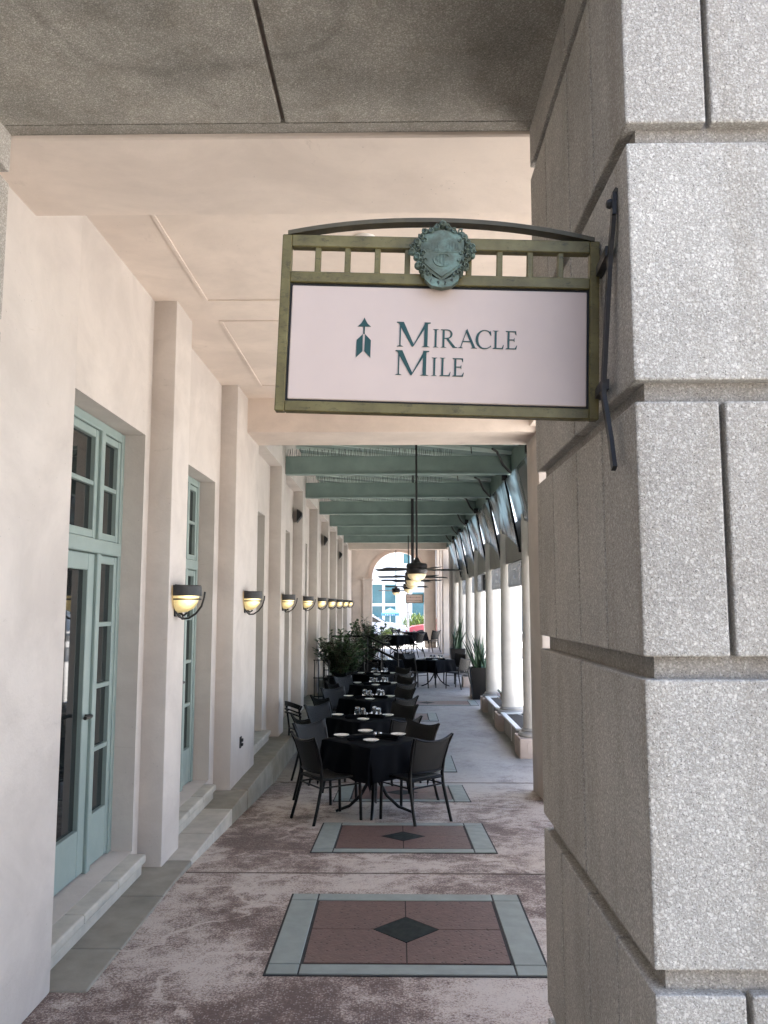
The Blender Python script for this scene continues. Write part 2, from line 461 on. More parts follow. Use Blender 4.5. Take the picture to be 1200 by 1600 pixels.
t = thing("added_shade_building", "unseen brown building added behind the camera to block low sky light", "building", (0, 0, 0))  # added out of view to keep low sky light out of the aisle
m = MB(); m.box(-40, 4, -24, -14, -.45, 6); m.build("facade", plain("brown_brick", (.16, .12, .10), .9), t)
t = thing("added_bounce_building", "unseen white building added behind the camera on the right to bounce light", "building", (0, 0, 0))  # added out of view as a reflector for the pillar front
m = MB(); m.box(13, 48, -30, -14, -.45, 15); m.build("facade", WHITEP, t)
m = MB(); m.box(2.3, 7.5, 1.2, 60, -.455, -.33)
kind(m.build("pavement", CONC), "structure")

# ------------------------------------------------------------------ floor inlays
def inlay(y, label, xc=.045, w=1.31, d=1.06):
    z0 = fl(y - d / 2); sl = (fl(y + d / 2) - fl(y - d / 2)) / d
    t = thing("floor_inlay", label, "floor inlay", (xc, y, fl(y)), 0, "patterned stone inlays in the floor")
    t.rotation_euler = (math.atan(sl), 0, 0)
    W, D = w / 2, d / 2; bx, by, g = .145, .10, .009
    m = MB(); m.box(-W - .012, W + .012, -D - .012, D + .012, -.004, .004); m.build("grout_bed", GROUT, t)
    m = MB()
    for sx in (-1, 1):
        a, b = sorted((sx * W, sx * (W - bx)))
        m.box(a, b, -D + by + g, D - by - g, .001, .0085, .002)
        for sy in (-1, 1):
            c, e = sorted((sy * D, sy * (D - by)))
            m.box(a, b, c, e, .001, .0085, .002)
    for sy in (-1, 1):
        c, e = sorted((sy * D, sy * (D - by)))
        m.box(-W + bx + g, W - bx - g, c, e, .001, .0085, .002)
    m.build("slate_border", SLATE, t)
    m = MB(); ix, iy = W - bx - 2 * g, D - by - 2 * g; k = .17; kx = .17
    for sx in (-1, 1):
        for sy in (-1, 1):
            m.prism([(sx * .003, sy * (k + .004)), (sx * .003, sy * iy), (sx * ix, sy * iy), (sx * ix, sy * .003), (sx * (kx + .004), sy * .003)], 'z', .001, .008)
    m.build("mauve_tile", TILE, t)
    m = MB(); m.prism([(0, -k), (kx, 0), (0, k), (-kx, 0)], 'z', .001, .009); m.build("diamond", DARKTILE, t)
    return t
ords = ["nearest", "second", "third", "fourth", "fifth", "sixth", "seventh", "eighth"]
inlay(4.55, "nearest patterned floor inlay, slate border round mauve tiles and dark diamond, fully clear of furniture")
inlay(6.62, "second floor inlay from the front, its far edge under the chairs of the front table")
inlay(8.75, "third floor inlay, mostly hidden beneath the second dining table row")
inlay(10.6, "fourth floor inlay, only its right slate border showing beside the dark chairs")
inlay(14.9, "far floor inlay beside the fourth dining table")
inlay(17.0, "farthest wide slate band in the floor before the snake plant planter", .6, 2.0, .9)

# ------------------------------------------------------------------ stone portal
ROWZ = [0, .44, 1.014, 1.58, 2.12, 2.66, 3.20, 3.74, 4.28, 4.82, 5.36, 5.9, 6.44]
def stone_pillar(label, x0, x1, y0, y1, side):
    # side: +1 the aisle face looks toward -x (x0), -1 it looks toward +x (x1)
    t = thing("stone_pillar", label, "stone pillar", (0, 0, 0))
    G = .0215; b = MB(); core = MB()
    core.box(x0 + .027, x1 - .027, y0 + .027, y1 - .027, 0, 6.44)
    for r in range(len(ROWZ) - 1):
        z0 = ROWZ[r] + (G if r else 0); z1 = ROWZ[r + 1] - G
        odd = r % 2 == 1
        face = x0 if side > 0 else x1
        if odd:
            off = [.17, .17 + .62, .17 + 1.24, .17 + 1.86]; yj = [y0 + .27, y0 + .54, y0 + .87]; gx, gy = .0055, .0048
        else:
            off = [.48, 1.10, 1.72]; yj = [y0 + .55]; gx, gy = .0055, .0065
        xs = sorted([x0] + [face + side * o for o in off if x0 + .05 < face + side * o < x1 - .05] + [x1])
        ysj = [y0] + yj + [y1]
        for i in range(len(xs) - 1):
            for j in range(len(ysj) - 1):
                if 0 < i < len(xs) - 2 and 0 < j < len(ysj) - 2: continue
                b.box(xs[i] + (gx if i else 0), xs[i + 1] - (gx if i < len(xs) - 2 else 0), ysj[j] + (gy if j else 0), ysj[j + 1] - (gy if j < len(ysj) - 2 else 0), z0, z1, .0042, 2)
    b.build("stone_block", STONE, t)
    core.build("groove_core", STONE_CORE, t)
    return t
stone_pillar("massive grey stone block pillar beside the hanging sign on the right", .47, 2.75, 1.6, 2.75, 1)
LP = stone_pillar("grey stone block pillar barely showing at the left edge", -3.6, -1.368, 1.6, 2.75, -1)
m = MB(); m.box(-4.4, -1.44, -9, 1.59, 0, 6.44, .01); m.build("added_shade_wall", STONE_CORE, LP)  # unseen wall added left of the camera to shade the pillar's aisle face
t = thing("stone_lintel", "grey aggregate stone ceiling slab overhead at the front, split by a dark groove", "stone ceiling")
m = MB(); xg = -.392
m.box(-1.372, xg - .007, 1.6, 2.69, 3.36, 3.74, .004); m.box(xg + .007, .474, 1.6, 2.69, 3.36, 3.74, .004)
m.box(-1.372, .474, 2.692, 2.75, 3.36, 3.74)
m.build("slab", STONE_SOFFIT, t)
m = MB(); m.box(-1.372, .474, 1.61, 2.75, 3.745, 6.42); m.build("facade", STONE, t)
m = MB(); m.box(xg - .0065, xg + .0065, 1.62, 2.685, 3.375, 3.7); m.build("groove_filler", STONE_DARK, t)

# ------------------------------------------------------------------ arcade building
B = thing("arcade_building", "pink stucco arcade with pilasters along the left wall and a far arch", "building")
XP, XR, XD = -1.53, -1.69, -1.845
PIL = [(5.55, 5.98), (7.78, 9.03), (10.88, 11.32), (13.37, 13.80), (15.88, 16.3), (18.4, 18.8), (20.85, 21.25), (23.25, 23.65), (25.55, 26.4)]
bays = []
prev = 3.83
for a, b in PIL:
    bays.append((prev, a)); prev = b
bays.append((26.4, 30.98))
wall = MB()
wall.box(-2.6, XP, 2.76, 3.83, 0, 4.2, .012, 2)
for i, (a, b) in enumerate(bays):
    last = i == len(bays) - 1
    o0, o1 = a + .15, b - (.11 if i == 0 else .19 if i < 3 else .2)
    if i == 2: o1 = 10.5
    if i >= 3: o0, o1 = a + .35, b - .35
    if last:
        wall.box(-2.4, XR, a, b, -.3, 4.4); continue
    zb = .14 if i < 2 else -.1
    wall.box(-2.4, XR, a - .01, o0, -.3, 4.4); wall.box(-2.4, XR, o1, b + .01, -.3, 4.4)
    wall.box(-2.4, XR, o0, o1, 2.835, 4.4); wall.box(-2.4, XR, o0, o1, -.3, zb)
    if i >= 2: wall.box(XR + .0, XP - .003, a + .002, b - .002, 3.54, 4.4)
wall.build("wall", PINK, B, 30)
for a, b in PIL:
    m = MB(); m.box(XR - .02, XP, a, b, -.35 if a > 9 else -.05, 3.9 if a < 9 else 4.4, .012, 2); m.build("pilaster", PINK, B, 30)
m = MB(); m.box(-2.4, 1.9, 2.752, 3.33, 3.343, 4.2, .006); m.build("soffit_beam", PINK_CEIL, B, 30)
m = MB(); m.box(XP - .02, 1.46, 8.30, 9.0, 3.455, 4.3, .01, 2); m.build("plaster_beam", PINK_CEIL, B, 30)
m = MB(); m.box(-2.4, 1.9, 3.34, 8.29, 3.81, 4.2); ceil = m.build("ceiling", PINK_CEIL, B)
m = MB()
def trim(m, x0, x1, y0, y1, z, w=.022, d=.008):
    m.box(x0, x1, y0, y0 + w, z - d, z + .01); m.box(x0, x1, y1 - w, y1, z - d, z + .01)
    m.box(x0, x0 + w, y0 + w, y1 - w, z - d, z + .01); m.box(x1 - w, x1, y0 + w, y1 - w, z - d, z + .01)
trim(m, -1.335, 1.05, 3.7, 5.55, 3.81); trim(m, -1.325, 1.05, 5.95, 7.80, 3.81)
m.build("ceiling_trim", PINK_CEIL, ceil)
m = MB(); m.box(1.34, 1.9, 3.33, 8.25, 3.5, 4.2, .01); m.build("edge_beam", PINK_CEIL, B)
m = MB(); m.box(1.43, 2.1, 8.25, 8.98, -.35, 4.3, .014, 2); m.build("pier", PINK, B, 30)
m = MB(); m.box(1.43, 2.1, 5.6, 6.2, -.1, 4.15, .014, 2); m.build("pier", PINK, B, 30)  # hidden extra pier added to cut light from the right opening
m = MB(); m.box(-9, 1.9, 1.62, 9.0, 4.205, 4.5); m.box(-9, -1.75, 9.0, 32, 4.405, 4.7); m.build("roof_slab", CONC, B)
m = MB(); m.box(-9, -2.42, 2.8, 31, -.4, 4.4); m.build("rear_wall", PINK, B)
# far end: beam, ceiling, arch wall, side piers
m = MB(); m.box(XP - .01, 1.62, 26.0, 26.45, 3.44, 3.74, .01); m.build("plaster_beam", PINK_CEIL, B)
m = MB(); m.box(-2.0, 2.1, 26.0, 31.6, 3.86, 4.3); m.build("ceiling", PINK_CEIL, B)
m = MB(); ax, ar, sp = .045, .975, 2.70
arc = [(ax + ar * math.cos(R(a)), sp + ar * math.sin(R(a))) for a in range(180, -1, -6)]
outl = [(-2.0, -.3), (ax - ar, -.3)] + arc + [(ax + ar, -.3), (1.46, -.3), (1.46, 3.86), (-2.0, 3.86)]
half = len(arc) // 2
m.prism([(-2.0, -.3), (ax - ar, -.3)] + arc[:half + 1] + [(ax, 3.865), (-2.0, 3.865)], 'y', 31.0, 31.45)
m.prism([(ax, 3.865)] + arc[half:] + [(ax + ar, -.3), (1.46, -.3), (1.46, 3.865)], 'y', 31.0, 31.45)
aw = m.build("arch_wall", PINK, B)
m = MB()
ro = ar + .15
for i in range(len(arc) - 1):
    a0, a1 = R(180 - 6 * i), R(180 - 6 * (i + 1))
    P = lambda r, a: (ax + r * math.cos(a), sp + r * math.sin(a))
    m.prism([P(ar - .004, a0), P(ro, a0), P(ro, a1), P(ar - .004, a1)], 'y', 30.965, 31.2)
m.build("archivolt", PINK_DEEP, aw)
for sx in (-1, 1):
    m = MB(); c = ax + sx * (ar + .17)
    m.box(c - .21, c + .21, 30.88, 31.3, sp - .10, sp - .02, .01); m.box(c - .185, c + .185, 30.91, 31.3, sp - .16, sp - .10)
    m.box(c - .168, c + .168, 30.93, 31.3, .1, sp - .16)
    m.build("arch_impost", PINK, aw)
for y0, y1, x0 in ((25.2, 25.9, 1.62), (27.0, 27.7, 1.50), (28.7, 29.3, 1.50), (30.3, 30.99, 1.47)):
    m = MB(); m.box(x0, x0 + .35, y0, y1, -.35, 3.86, .01); m.build("pier", PINK, B)
# arcade spandrels above the round columns
COLY = [11.2 + 2.3 * k for k in range(7)]
XC = 1.84
m = MB()
m.box(XC - .08, XC + .08, 9.0, 26.9, 2.345, 2.92, .004)
m.build("arcade_spandrel", GREYST, B)

# doors (parts of the building)
def door_unit(o0, o1, zb, zt):
    L = o1 - o0; f = MB(); g = .055
    X = XD
    f.box(X - .07, X + .02, o0, o0 + g, zb, zt, .004); f.box(X - .07, X + .02, o1 - g, o1, zb, zt, .004)
    f.box(X - .07, X + .02, o0 + g, o1 - g, zt - .06, zt, .004)
    tz = 2.05
    sl = .37
    ml, mr = o0 + g + sl, o1 - g - sl
    f.box(X - .07, X + .035, o0 + g, o1 - g, tz - .04, tz + .045, .005)
    for q in (ml, mr):
        f.box(X - .07, X + .032, q - .03, q + .03, zb, tz - .04, .005); f.box(X - .07, X + .032, q - .03, q + .03, tz + .045, zt - .06, .005)
    fr = f.build("door_frame", TEAL, B)
    def sash(a, b, c, d, rows, st, name, rail=None):
        m = MB(); rail = rail or st
        m.box(X - .055, X + .012, a, a + st, c, d, .004); m.box(X - .055, X + .012, b - st, b, c, d, .004)
        m.box(X - .053, X + .010, a + st, b - st, c, c + rail, .004); m.box(X - .053, X + .010, a + st, b - st, d - st, d, .004)
        hh = (d - st - c - rail) / rows
        for k in range(1, rows):
            z = c + rail + hh * k; m.box(X - .048, X + .006, a + st, b - st, z - .014, z + .014, .003)
        s_ = m.build(name, TEAL, B)
        m = MB(); m.box(X - .024, X - .018, a + st - .004, b - st + .004, c + rail - .004, d - st + .004); m.build("glass", GLASS, s_)
        return s_
    e = .032
    for a, b, s0 in ((o0 + g + .002, ml - e, .045), (ml + e, mr - e, .05), (mr + e, o1 - g - .002, .045)):
        sash(a, b, tz + .05, zt - .064, 2, s0, "transom_window")
    sash(o0 + g + .002, ml - e, zb + .01, tz - .045, 4, .05, "sidelight", .30)
    sash(mr + e, o1 - g - .002, zb + .01, tz - .045, 4, .05, "sidelight", .30)
    d_ = sash(ml + e, mr - e, zb + .01, tz - .045, 1, .10, "door", .26)
    m = MB(); m.tube([(X + .0, mr - .09, 1.05), (X + .05, mr - .09, 1.05), (X + .05, mr - .19, 1.05)], .011); m.build("handle", IRON, d_, 40)
    # dark room behind
    m = MB(); m.box(XD - .25, XD - .10, o0 - .05, o1 + .05, zb - .05, zt + .05); m.build("dark_interior", BLACK, fr)
door_unit(3.98, 5.44, .14, 2.83)
door_unit(6.13, 7.56, .14, 2.83)
door_unit(9.2, 10.5, .0, 2.83)
for i in range(3, 9):
    a, b = bays[i]
    m = MB(); m.box(XD - .06, XD, a + .36, b - .36, -.1, 2.83); w_ = m.build("door", TEAL, B)
    m = MB()
    for z0, z1 in ((.4, 1.95), (2.12, 2.7)):
        m.box(XD, XD + .004, a + .47, (a + b) / 2 - .05, z0, z1); m.box(XD, XD + .004, (a + b) / 2 + .05, b - .47, z0, z1)
    m.build("glass", GLASS, w_)

# kerb and steps
t = thing("kerb", "low weathered stone kerb running along the foot of the left wall", "kerb")
seg = [3.83, 4.28, 5.02, 5.70, 6.34, 7.1, 7.8, 8.6, 9.4, 10.2, 11.1, 12.0, 13, 14, 15, 16, 17, 18, 19, 20, 21, 22.5]
m1, m2 = MB(), MB()
for i, (a, b) in enumerate(zip(seg, seg[1:])):
    x = -1.368 + random.uniform(-.006, .006)
    (m2 if i in (3, 4) else m1).box(-1.72, x, a + .002, b - .003, -.33, .012 + random.uniform(-.003, .003), .008, 2)
m1.build("kerb_stone", KERB, t); m2.build("kerb_stone", KERB2, t)
def step(y0, y1, label):
    t = thing("door_step", label, "door step", (0, 0, 0), 0, "stone door steps along the left wall")
    m = MB(); n = 3
    for k in range(n):
        a, b = y0 + (y1 - y0) * k / n, y0 + (y1 - y0) * (k + 1) / n
        m.box(-1.86, -1.585, a + .0015, b - .0015, .085, .138, .012, 3)
    m.build("tread", KERB2, t, 40)
    m = MB(); m.box(-1.86, -1.612, y0 + .004, y1 - .004, .013, .084); m.build("riser", KERB2, t)
step(3.85, 5.40, "pale stone door step at the nearest teal door")
step(6.0, 7.44, "pale stone door step at the second teal door, behind the first pilaster")
step(9.06, 10.6, "pale stone door step past the wide pier, beside the slatted metal chair")

# outlet on the pier, ceiling light
m = MB(); m.box(0, .012, -.035, .035, -.055, .055, .004); m.box(.012, .03, -.02, .02, .005, .035, .004); m.box(.012, .03, -.02, .02, -.035, -.008, .004)
o = m.build("power_outlet", IRON); o.location = (XP + .001, 8.22, .37); tag(o, "small black outdoor power outlet low on the pink pier", "power outlet")
t = thing("ceiling_light", "round white recessed light in the pink ceiling above the sign", "ceiling light", (-.182, 4.57, 3.80))
m = MB(); m.lathe([(.0, -.004), (.035, -.004), (.05, -.012), (.062, -.006), (.066, .012)], 24); m.build("trim_ring", WHITEP, t, 40)

# ------------------------------------------------------------------ pergola over the dining aisle
P = thing("pergola_roof", "green painted timber roof with cross beams over the dining aisle", "pergola")
BEAMY = [11.2, 13.7, 16.2, 18.7, 21.15, 23.7]
for i, y in enumerate([9.35] + BEAMY):
    if i == 0: continue
    m = MB(); m.box(XP + .002, 1.56, y, y + .10, 3.50, 3.735, .006); m.box(XP + .002, 1.56, y - .018, y + .118, 3.482, 3.50)
    bm_ = m.build("cross_beam", GREEN, P)
    m = MB()
    for k in range(95):
        x = XP + .02 + k * .024
        if x > .8: break
        y_ = y + .03 + .04 * random.random()
        m.tube([(x, y_, 3.73), (x + random.uniform(-.02, .02), y_ + random.uniform(-.02, .02), 3.84 + random.uniform(-.02, .02))], .0028, 3)
    m.build("bird_spikes", FANM if i != 1 else CHAIRM, bm_)["kind"] = "stuff"
def zr(x): return 4.12 - .105 * (x - XP)
m = MB()
m.prism([(XR - .2, zr(XR - .2)), (1.75, zr(1.75)), (1.75, zr(1.75) + .05), (XR - .2, zr(XR - .2) + .05)], 'y', 9.02, 26.2)
m.build("roof_deck", GREEN, P)
m = MB(); y = 9.3
while y < 26:
    m.prism([(XR, zr(XR) - .05), (1.7, zr(1.7) - .05), (1.7, zr(1.7) - .002), (XR, zr(XR) - .002)], 'y', y, y + .05); y += .62
m.build("rafter", GREENL, P)["kind"] = "stuff"
m = MB()
for i, y in enumerate(BEAMY):
    m.tube([(1.0, y - .25, zr(1) - .05), (1.02, y - .1, 3.75)], .008, 5)
    m.tube([(1.28, y - .3, zr(1.3) - .05), (1.36, y - .15, 3.76), (1.45, y - .06, 3.6), (1.56, y - .05, 3.48)], .016, 6)
m.build("conduit", FANM, P, 50)
m = MB(); m.box(1.575, 1.61, 9.02, 26.2, 3.49, 3.80); m.build("fascia_board", GREEN, P)

# awnings: sloping grey film panels on black bars, along the right of the aisle
def awning(k, y0, y1):
    t = thing("awning", "%s sloping grey film awning from the front pier, above the right columns" % ords[k], "awning", (0, 0, 0), 0, "sloping film awnings above the columns")
    ymid = (y0 + y1) / 2
    def F(a, b, u0, u1):
        def fn(i, j):
            s_ = u0 + (u1 - u0) * i
            y = y0 + (y1 - y0) * s_
            zbot = 2.88 - .40 * (1 - s_) ** 1.6
            xb = 1.715 + .02 * (1 - s_)
            bul = .02 * math.sin(math.pi * j) * math.sin(math.pi * i)
            return (1.55 + (xb - 1.55) * j + bul * .8, y, 3.47 + (zbot - 3.47) * j + bul)
        return fn
    for u0, u1 in ((.015, .496), (.504, .985)):
        m = MB(); m.grid(8, 10, F(0, 0, u0, u1)); m.build("film_panel", AWNING, t, 60, .004)
    m = MB(); m.bar((1.545, y0, 3.50), (1.74, y0, 2.44), .05, .03, (1, 0, 0)); m.build("bar", CHAIRM, t)
    m = MB(); m.box(1.50, 1.58, y0 - .06, y0 + .03, 3.46, 3.56, .008); m.build("end_clamp", CHAIRM, t)
fy = [9.55 + 2.15 * k for k in range(9)]
for k in range(7): awning(k, fy[k], fy[k + 1])

# columns
cnames = ["first", "second", "third", "fourth", "fifth", "sixth", "seventh"]
cp = None
for k, y in enumerate(COLY):
    lab = "round white column on a square pink plinth, %s beyond the pink pier" % cnames[k]
    if cp is None:
        cp = thing("round_column", lab, "column", (XC, y, -.27), 0, "round columns along the right side of the aisle")
        m = MB(); m.box(-.255, .255, -.255, .255, -.06, .25, .012, 2); pl = m.build("plinth", PINK_DEEP, cp, 30)
        m = MB(); m.box(-.259, -.2555, -.16, .16, .06, .2, .001); m.box(-.16, .16, -.259, -.2555, .06, .2, .001); m.build("plinth_panel", PINK_DEEP, pl)
        m = MB(); m.lathe([(.235, .251), (.24, .27), (.225, .30), (.19, .315), (.195, .335), (.175, .355), (.172, .36)], 40); m.build("base_moulding", GREYST, cp, 40)
        m = MB(); m.lathe([(.168, .36), (.165, 1.2), (.152, 2.5), (.150, 3.2)], 40); m.build("shaft", COLM, cp, 50)
    else:
        dup(cp, (XC, y, fl(y)), 0, lab)

# metal boxes between the columns
def metal_box(y0, y1, label):
    t = thing("metal_box", label, "metal box", (1.74, (y0 + y1) / 2, 1.97), 0, "grey metal boxes hung between the columns")
    L = (y1 - y0) / 2
    m = MB(); m.box(0, .13, -L, L, 0, .36, .008); m.build("casing", GREYMETAL, t)
    m = MB(); m.box(-.006, 0, -L + .02, L - .02, .015, .345, .003); m.build("front_panel", GREYMETAL, t)
    m = MB(); m.box(.02, .11, -L - .03, -L - .001, .02, .34, .004); m.build("end_cap", CHAIRM, t)
    m = MB(); m.box(.05, .08, -L - .2, -L - .03, .24, .28); m.box(.05, .08, L + .001, L + .2, .24, .28); m.build("bracket", IRON, t)
metal_box(11.55, 12.95, "grey metal box hung between the first and second columns")
metal_box(13.85, 15.2, "grey metal box hung between the second and third columns, partly behind a shaft")
metal_box(17.0, 19.2, "long pale grey metal box with dark end hung beside the fourth column")
metal_box(20.8, 22.0, "small far grey metal box hung between the fifth and sixth columns")

# ------------------------------------------------------------------ hanging sign
W, H = .728, .416
t = thing("hanging_sign", "brass framed pink sign with green lettering and an arrow hanging from the stone pillar", "sign", (.095, 1.83, 2.331))
t.rotation_euler = (0, R(1.95), R(-.3))
SG = t; dp = .013
m = MB()
hx, hz = W / 2, H / 2; bw = .022
m.box(-hx, -hx + bw, -dp, dp, -hz, hz, .002); m.box(hx - bw, hx, -dp, dp, -hz, hz, .002)
m.box(-hx + bw, hx - bw, -dp, dp, hz - .029, hz, .002)
zm = hz - .029 - .059
m.box(-hx + bw, hx - bw, -dp, dp, zm - .026, zm, .002)
m.box(-hx + bw, hx - bw, -dp, dp, -hz, -hz + .024, .002)
m.build("frame", BRASS, t)
for x in (-.281, -.2125, -.1435, -.0745, .0665, .137, .2065, .276):
    m = MB(); m.box(x - .0065, x + .0065, -.009, .009, zm - .002, hz - .027, .0012); m.build("slat", BRASS, t)
m = MB(); n = 26; top = []
for k in range(n + 1):
    u = -1 + 2 * k / n; top.append((u * (hx - .012), hz + .003 + .038 * (1 - abs(u) ** 2.1)))
for (x0, z0), (x1, z1) in zip(top, top[1:]):
    m.prism([(x0, z0 - .005), (x1, z1 - .005), (x1, z1 + .005), (x0, z0 + .005)], 'y', -.015, .015)
m.build("arched_bar", plain("dark_aged_brass", (.065, .053, .026), .5, var=.3, scale=20), t)
px0, px1, pz0, pz1 = -hx + bw + .005, hx - bw - .005, -hz + .024 + .005, zm - .026 - .006
m = MB(); m.box(-hx + bw - .002, hx - bw + .002, -.005, .005, -hz + .02, zm - .02); m.build("backing", BLACK, t)
m = MB(); m.box(px0, px1, -.0085, .0085, pz0, pz1, .003, 2); m.build("face_panel", SIGNPANEL, t)
# lettering
YF = -.0088
class Glyphs:
    def __init__(s): s.m = MB(); s.k = 0
    def poly(s, pts, ox, oz, sc):
        s.k += 1
        s.m.prism([(ox + x * sc, oz + z * sc) for x, z in pts], 'y', YF - .0012 - .00008 * (s.k % 9), YF + .001)
    def glyph(s, ch, ox, oz, cap, bold=1.0):
        P = lambda pts: s.poly(pts, ox, oz, cap)
        def rect(a, b, c, d): P([(a, c), (b, c), (b, d), (a, d)])
        def serif(x, z, w, up):
            h = .035
            if up: P([(x - w, z), (x + w, z), (x + w * .45, z + h), (x - w * .45, z + h)])
            else: P([(x - w, z), (x + w, z), (x + w * .45, z - h), (x - w * .45, z - h)])
        if ch == 'M':
            rect(.115, .165, .02, .95); P([(.04, 1.0), (.27, 1.0), (.70, .06), (.645, -.01), (.60, .02)]); P([(.62, .0), (.67, .07), (1.13, 1.0), (1.20, 1.0), (1.21, .93), (.66, .0)])
            rect(1.09, 1.225, .02, .97); serif(.14, 0, .13, True); serif(1.157, 0, .165, True); P([(1.08, 1.0), (1.33, 1.0), (1.33, .965), (1.2, .93)]); P([(.0, 1.0), (.12, 1.0), (.18, .92), (.0, .965)])
        elif ch == 'I':
            rect(.11, .215, .02, .98); serif(.163, 0, .155, True); serif(.163, 1, .155, False)
        elif ch == 'L':
            rect(.11, .215, .02, .98); serif(.163, 1, .155, False); P([(.0, 0), (.56, 0), (.545, .055), (.05, .05)]); P([(.56, 0), (.60, .23), (.575, .23), (.49, .04)])
        elif ch == 'E':
            rect(.11, .215, .02, .98); P([(.0, 0), (.58, 0), (.56, .055), (.05, .05)]); P([(.58, 0), (.63, .22), (.60, .22), (.5, .04)])
            P([(.0, 1), (.57, 1), (.55, .945), (.05, .95)]); P([(.57, 1), (.575, .8), (.545, .8), (.49, .96)]); rect(.2, .46, .49, .54); P([(.46, .42), (.485, .42), (.485, .62), (.46, .62), (.43, .515)])
        elif ch == 'A':
            P([(.40, .98), (.47, 1.06), (.12, 0), (.075, 0)]); P([(.36, .96), (.45, 1.06), (.90, .02), (.76, .02)]); rect(.24, .66, .335, .385); serif(.10, 0, .13, True); serif(.82, 0, .18, True)
        elif ch == 'C':
            n_ = 22; pr = None
            for q in range(n_ + 1):
                a = R(42 + 276 * q / n_); th = .055 + .075 * max(0, -math.cos(a)) ** 1.2
                o_ = (.50 + .48 * math.cos(a), .5 + .53 * math.sin(a)); i_ = (.50 + (.48 - th) * math.cos(a) + .02, .5 + (.53 - .05 - (th - .055) * .2) * math.sin(a))
                if pr: P([pr[0], o_, i_, pr[1]])
                pr = (o_, i_)
            P([(.83, .98), (.86, .72), (.83, .72), (.72, .90)]); P([(.80, .11), (.87, .16), (.83, .08)])
        elif ch == 'R':
            rect(.11, .215, .02, .98); serif(.163, 0, .155, True); P([(.0, 1), (.35, 1), (.35, .95), (.05, .955)])
            pr = None
            for q in range(13):
                a = R(90 - 180 * q / 12); th = .05 + .065 * max(0, math.cos(a))
                o_ = (.35 + .29 * math.cos(a), .745 + .255 * math.sin(a)); i_ = (.35 + (.29 - th) * math.cos(a), .745 + (.205) * math.sin(a))
                if pr: P([pr[0], o_, i_, pr[1]])
                pr = (o_, i_)
            rect(.2, .36, .49, .538); P([(.30, .50), (.43, .50), (.80, .05), (.86, .0), (.66, .0)]); P([(.66, 0), (.90, 0), (.90, .03), (.74, .04)])
cap = .0575; sm = cap * .735
# world positions -> sign local (front view)
x0 = -.0935
g = Glyphs(); zl1 = -.051
for ch, off in (('M', 0), ('I', 1.425), ('R', 1.735), ('A', 2.45), ('C', 3.10), ('L', 3.785), ('E', 4.29)):
    g.glyph(ch, x0 + off * cap, zl1, cap if off == 0 else sm)
g.m.build("lettering", LETTER, SG)
g = Glyphs(); zl2 = zl1 - 1.155 * cap
for ch, off in (('M', 0), ('I', 1.425), ('L', 1.745), ('E', 2.25)):
    g.glyph(ch, x0 - .0015 + off * cap, zl2, cap if off == 0 else sm)
g.m.build("lettering", LETTER, SG)
# arrow
g = Glyphs(); axx, sc = -.168, .056
Q = lambda pts: g.poly(pts, axx, zl2 + .034, sc)
Q([(-.27, 1.37), (.27, 1.37), (.13, 1.50), (.04, 1.66), (0, 1.75), (-.04, 1.66), (-.13, 1.50)])
Q([(-.03, 1.06), (.03, 1.06), (.03, 1.38), (-.03, 1.38)])
Q([(-.045, 1.05), (-.29, .80), (-.29, .08), (-.035, .34)])
Q([(.045, 1.05), (.29, .80), (.29, .08), (.035, .34)])
g.m.build("arrow_mark", LETTER, SG)
# emblem
E_ = MB(); ez = hz - .046; ex = .004
rnd = random.Random(3)
def lobe(x, z, r, y=-.034, rz=None): E_.blob((ex + x, y, ez + z), (r, r * .75, rz or r), rnd.random() * 3, 2)
out = [(0, .079), (-.014, .07), (.014, .07), (-.030, .060), (.030, .060), (-.047, .058), (.047, .058), (-.056, .044), (.056, .044), (-.066, .030), (.066, .030), (-.078, .018), (.078, .018), (-.080, .004), (.080, .004),
       (-.064, .012), (.064, .012), (-.066, -.008), (.066, -.008), (-.058, -.020), (.058, -.020), (-.062, -.032), (.062, -.032), (-.050, -.040), (.050, -.040), (-.044, -.052), (.044, -.052), (-.034, -.060), (.034, -.060), (-.046, .034), (.046, .034), (-.05, .0), (.05, .0), (-.045, -.02), (.045, -.02)]
for x, z in out: lobe(x + rnd.uniform(-.002, .002), z + rnd.uniform(-.002, .002), rnd.uniform(.008, .0125), -.029 - rnd.random() * .010, rnd.uniform(.008, .0125))
for x, z in out:
    a = math.atan2(z, x)
    pts = [(ex + x + .008 * math.cos(a + q * .9) * (1 - q / 9), -.043 - .001 * q, ez + z + .009 * math.sin(a + q * .9) * (1 - q / 9)) for q in range(8)]
    E_.tube(pts, .0026, 6)
E_.lathe([(0, 0), (.010, .004), (.013, .012), (.008, .02), (0, .024)], 10, (ex, -.036, ez + .068))
for v in E_.bm.verts: v.co.x = ex + (v.co.x - ex) * .86
em = E_.build("emblem", PATINA, SG, 60)
m = MB()
sh = [(0, .060), (-.018, .055), (-.046, .043), (-.046, -.018), (-.040, -.034), (-.022, -.052), (0, -.070), (.022, -.052), (.040, -.034), (.046, -.018), (.046, .043), (.018, .055)]
m.prism([(ex + x * 1.06, ez + z * 1.05) for x, z in sh], 'y', -.044, -.02)
m.prism([(ex + x * .93, ez + z * .93) for x, z in sh], 'y', -.047, -.03)
em.scale = (1, 1, .88); em.location = (0, .009, ez * .12 - .001)
s_ = m.build("shield", PATINA, em)
m = MB()
m.tube([(ex + .019 * math.cos(R(a)), -.0475, ez - .020 + .017 * math.sin(R(a))) for a in range(40, 321, 14)], .0019, 5)
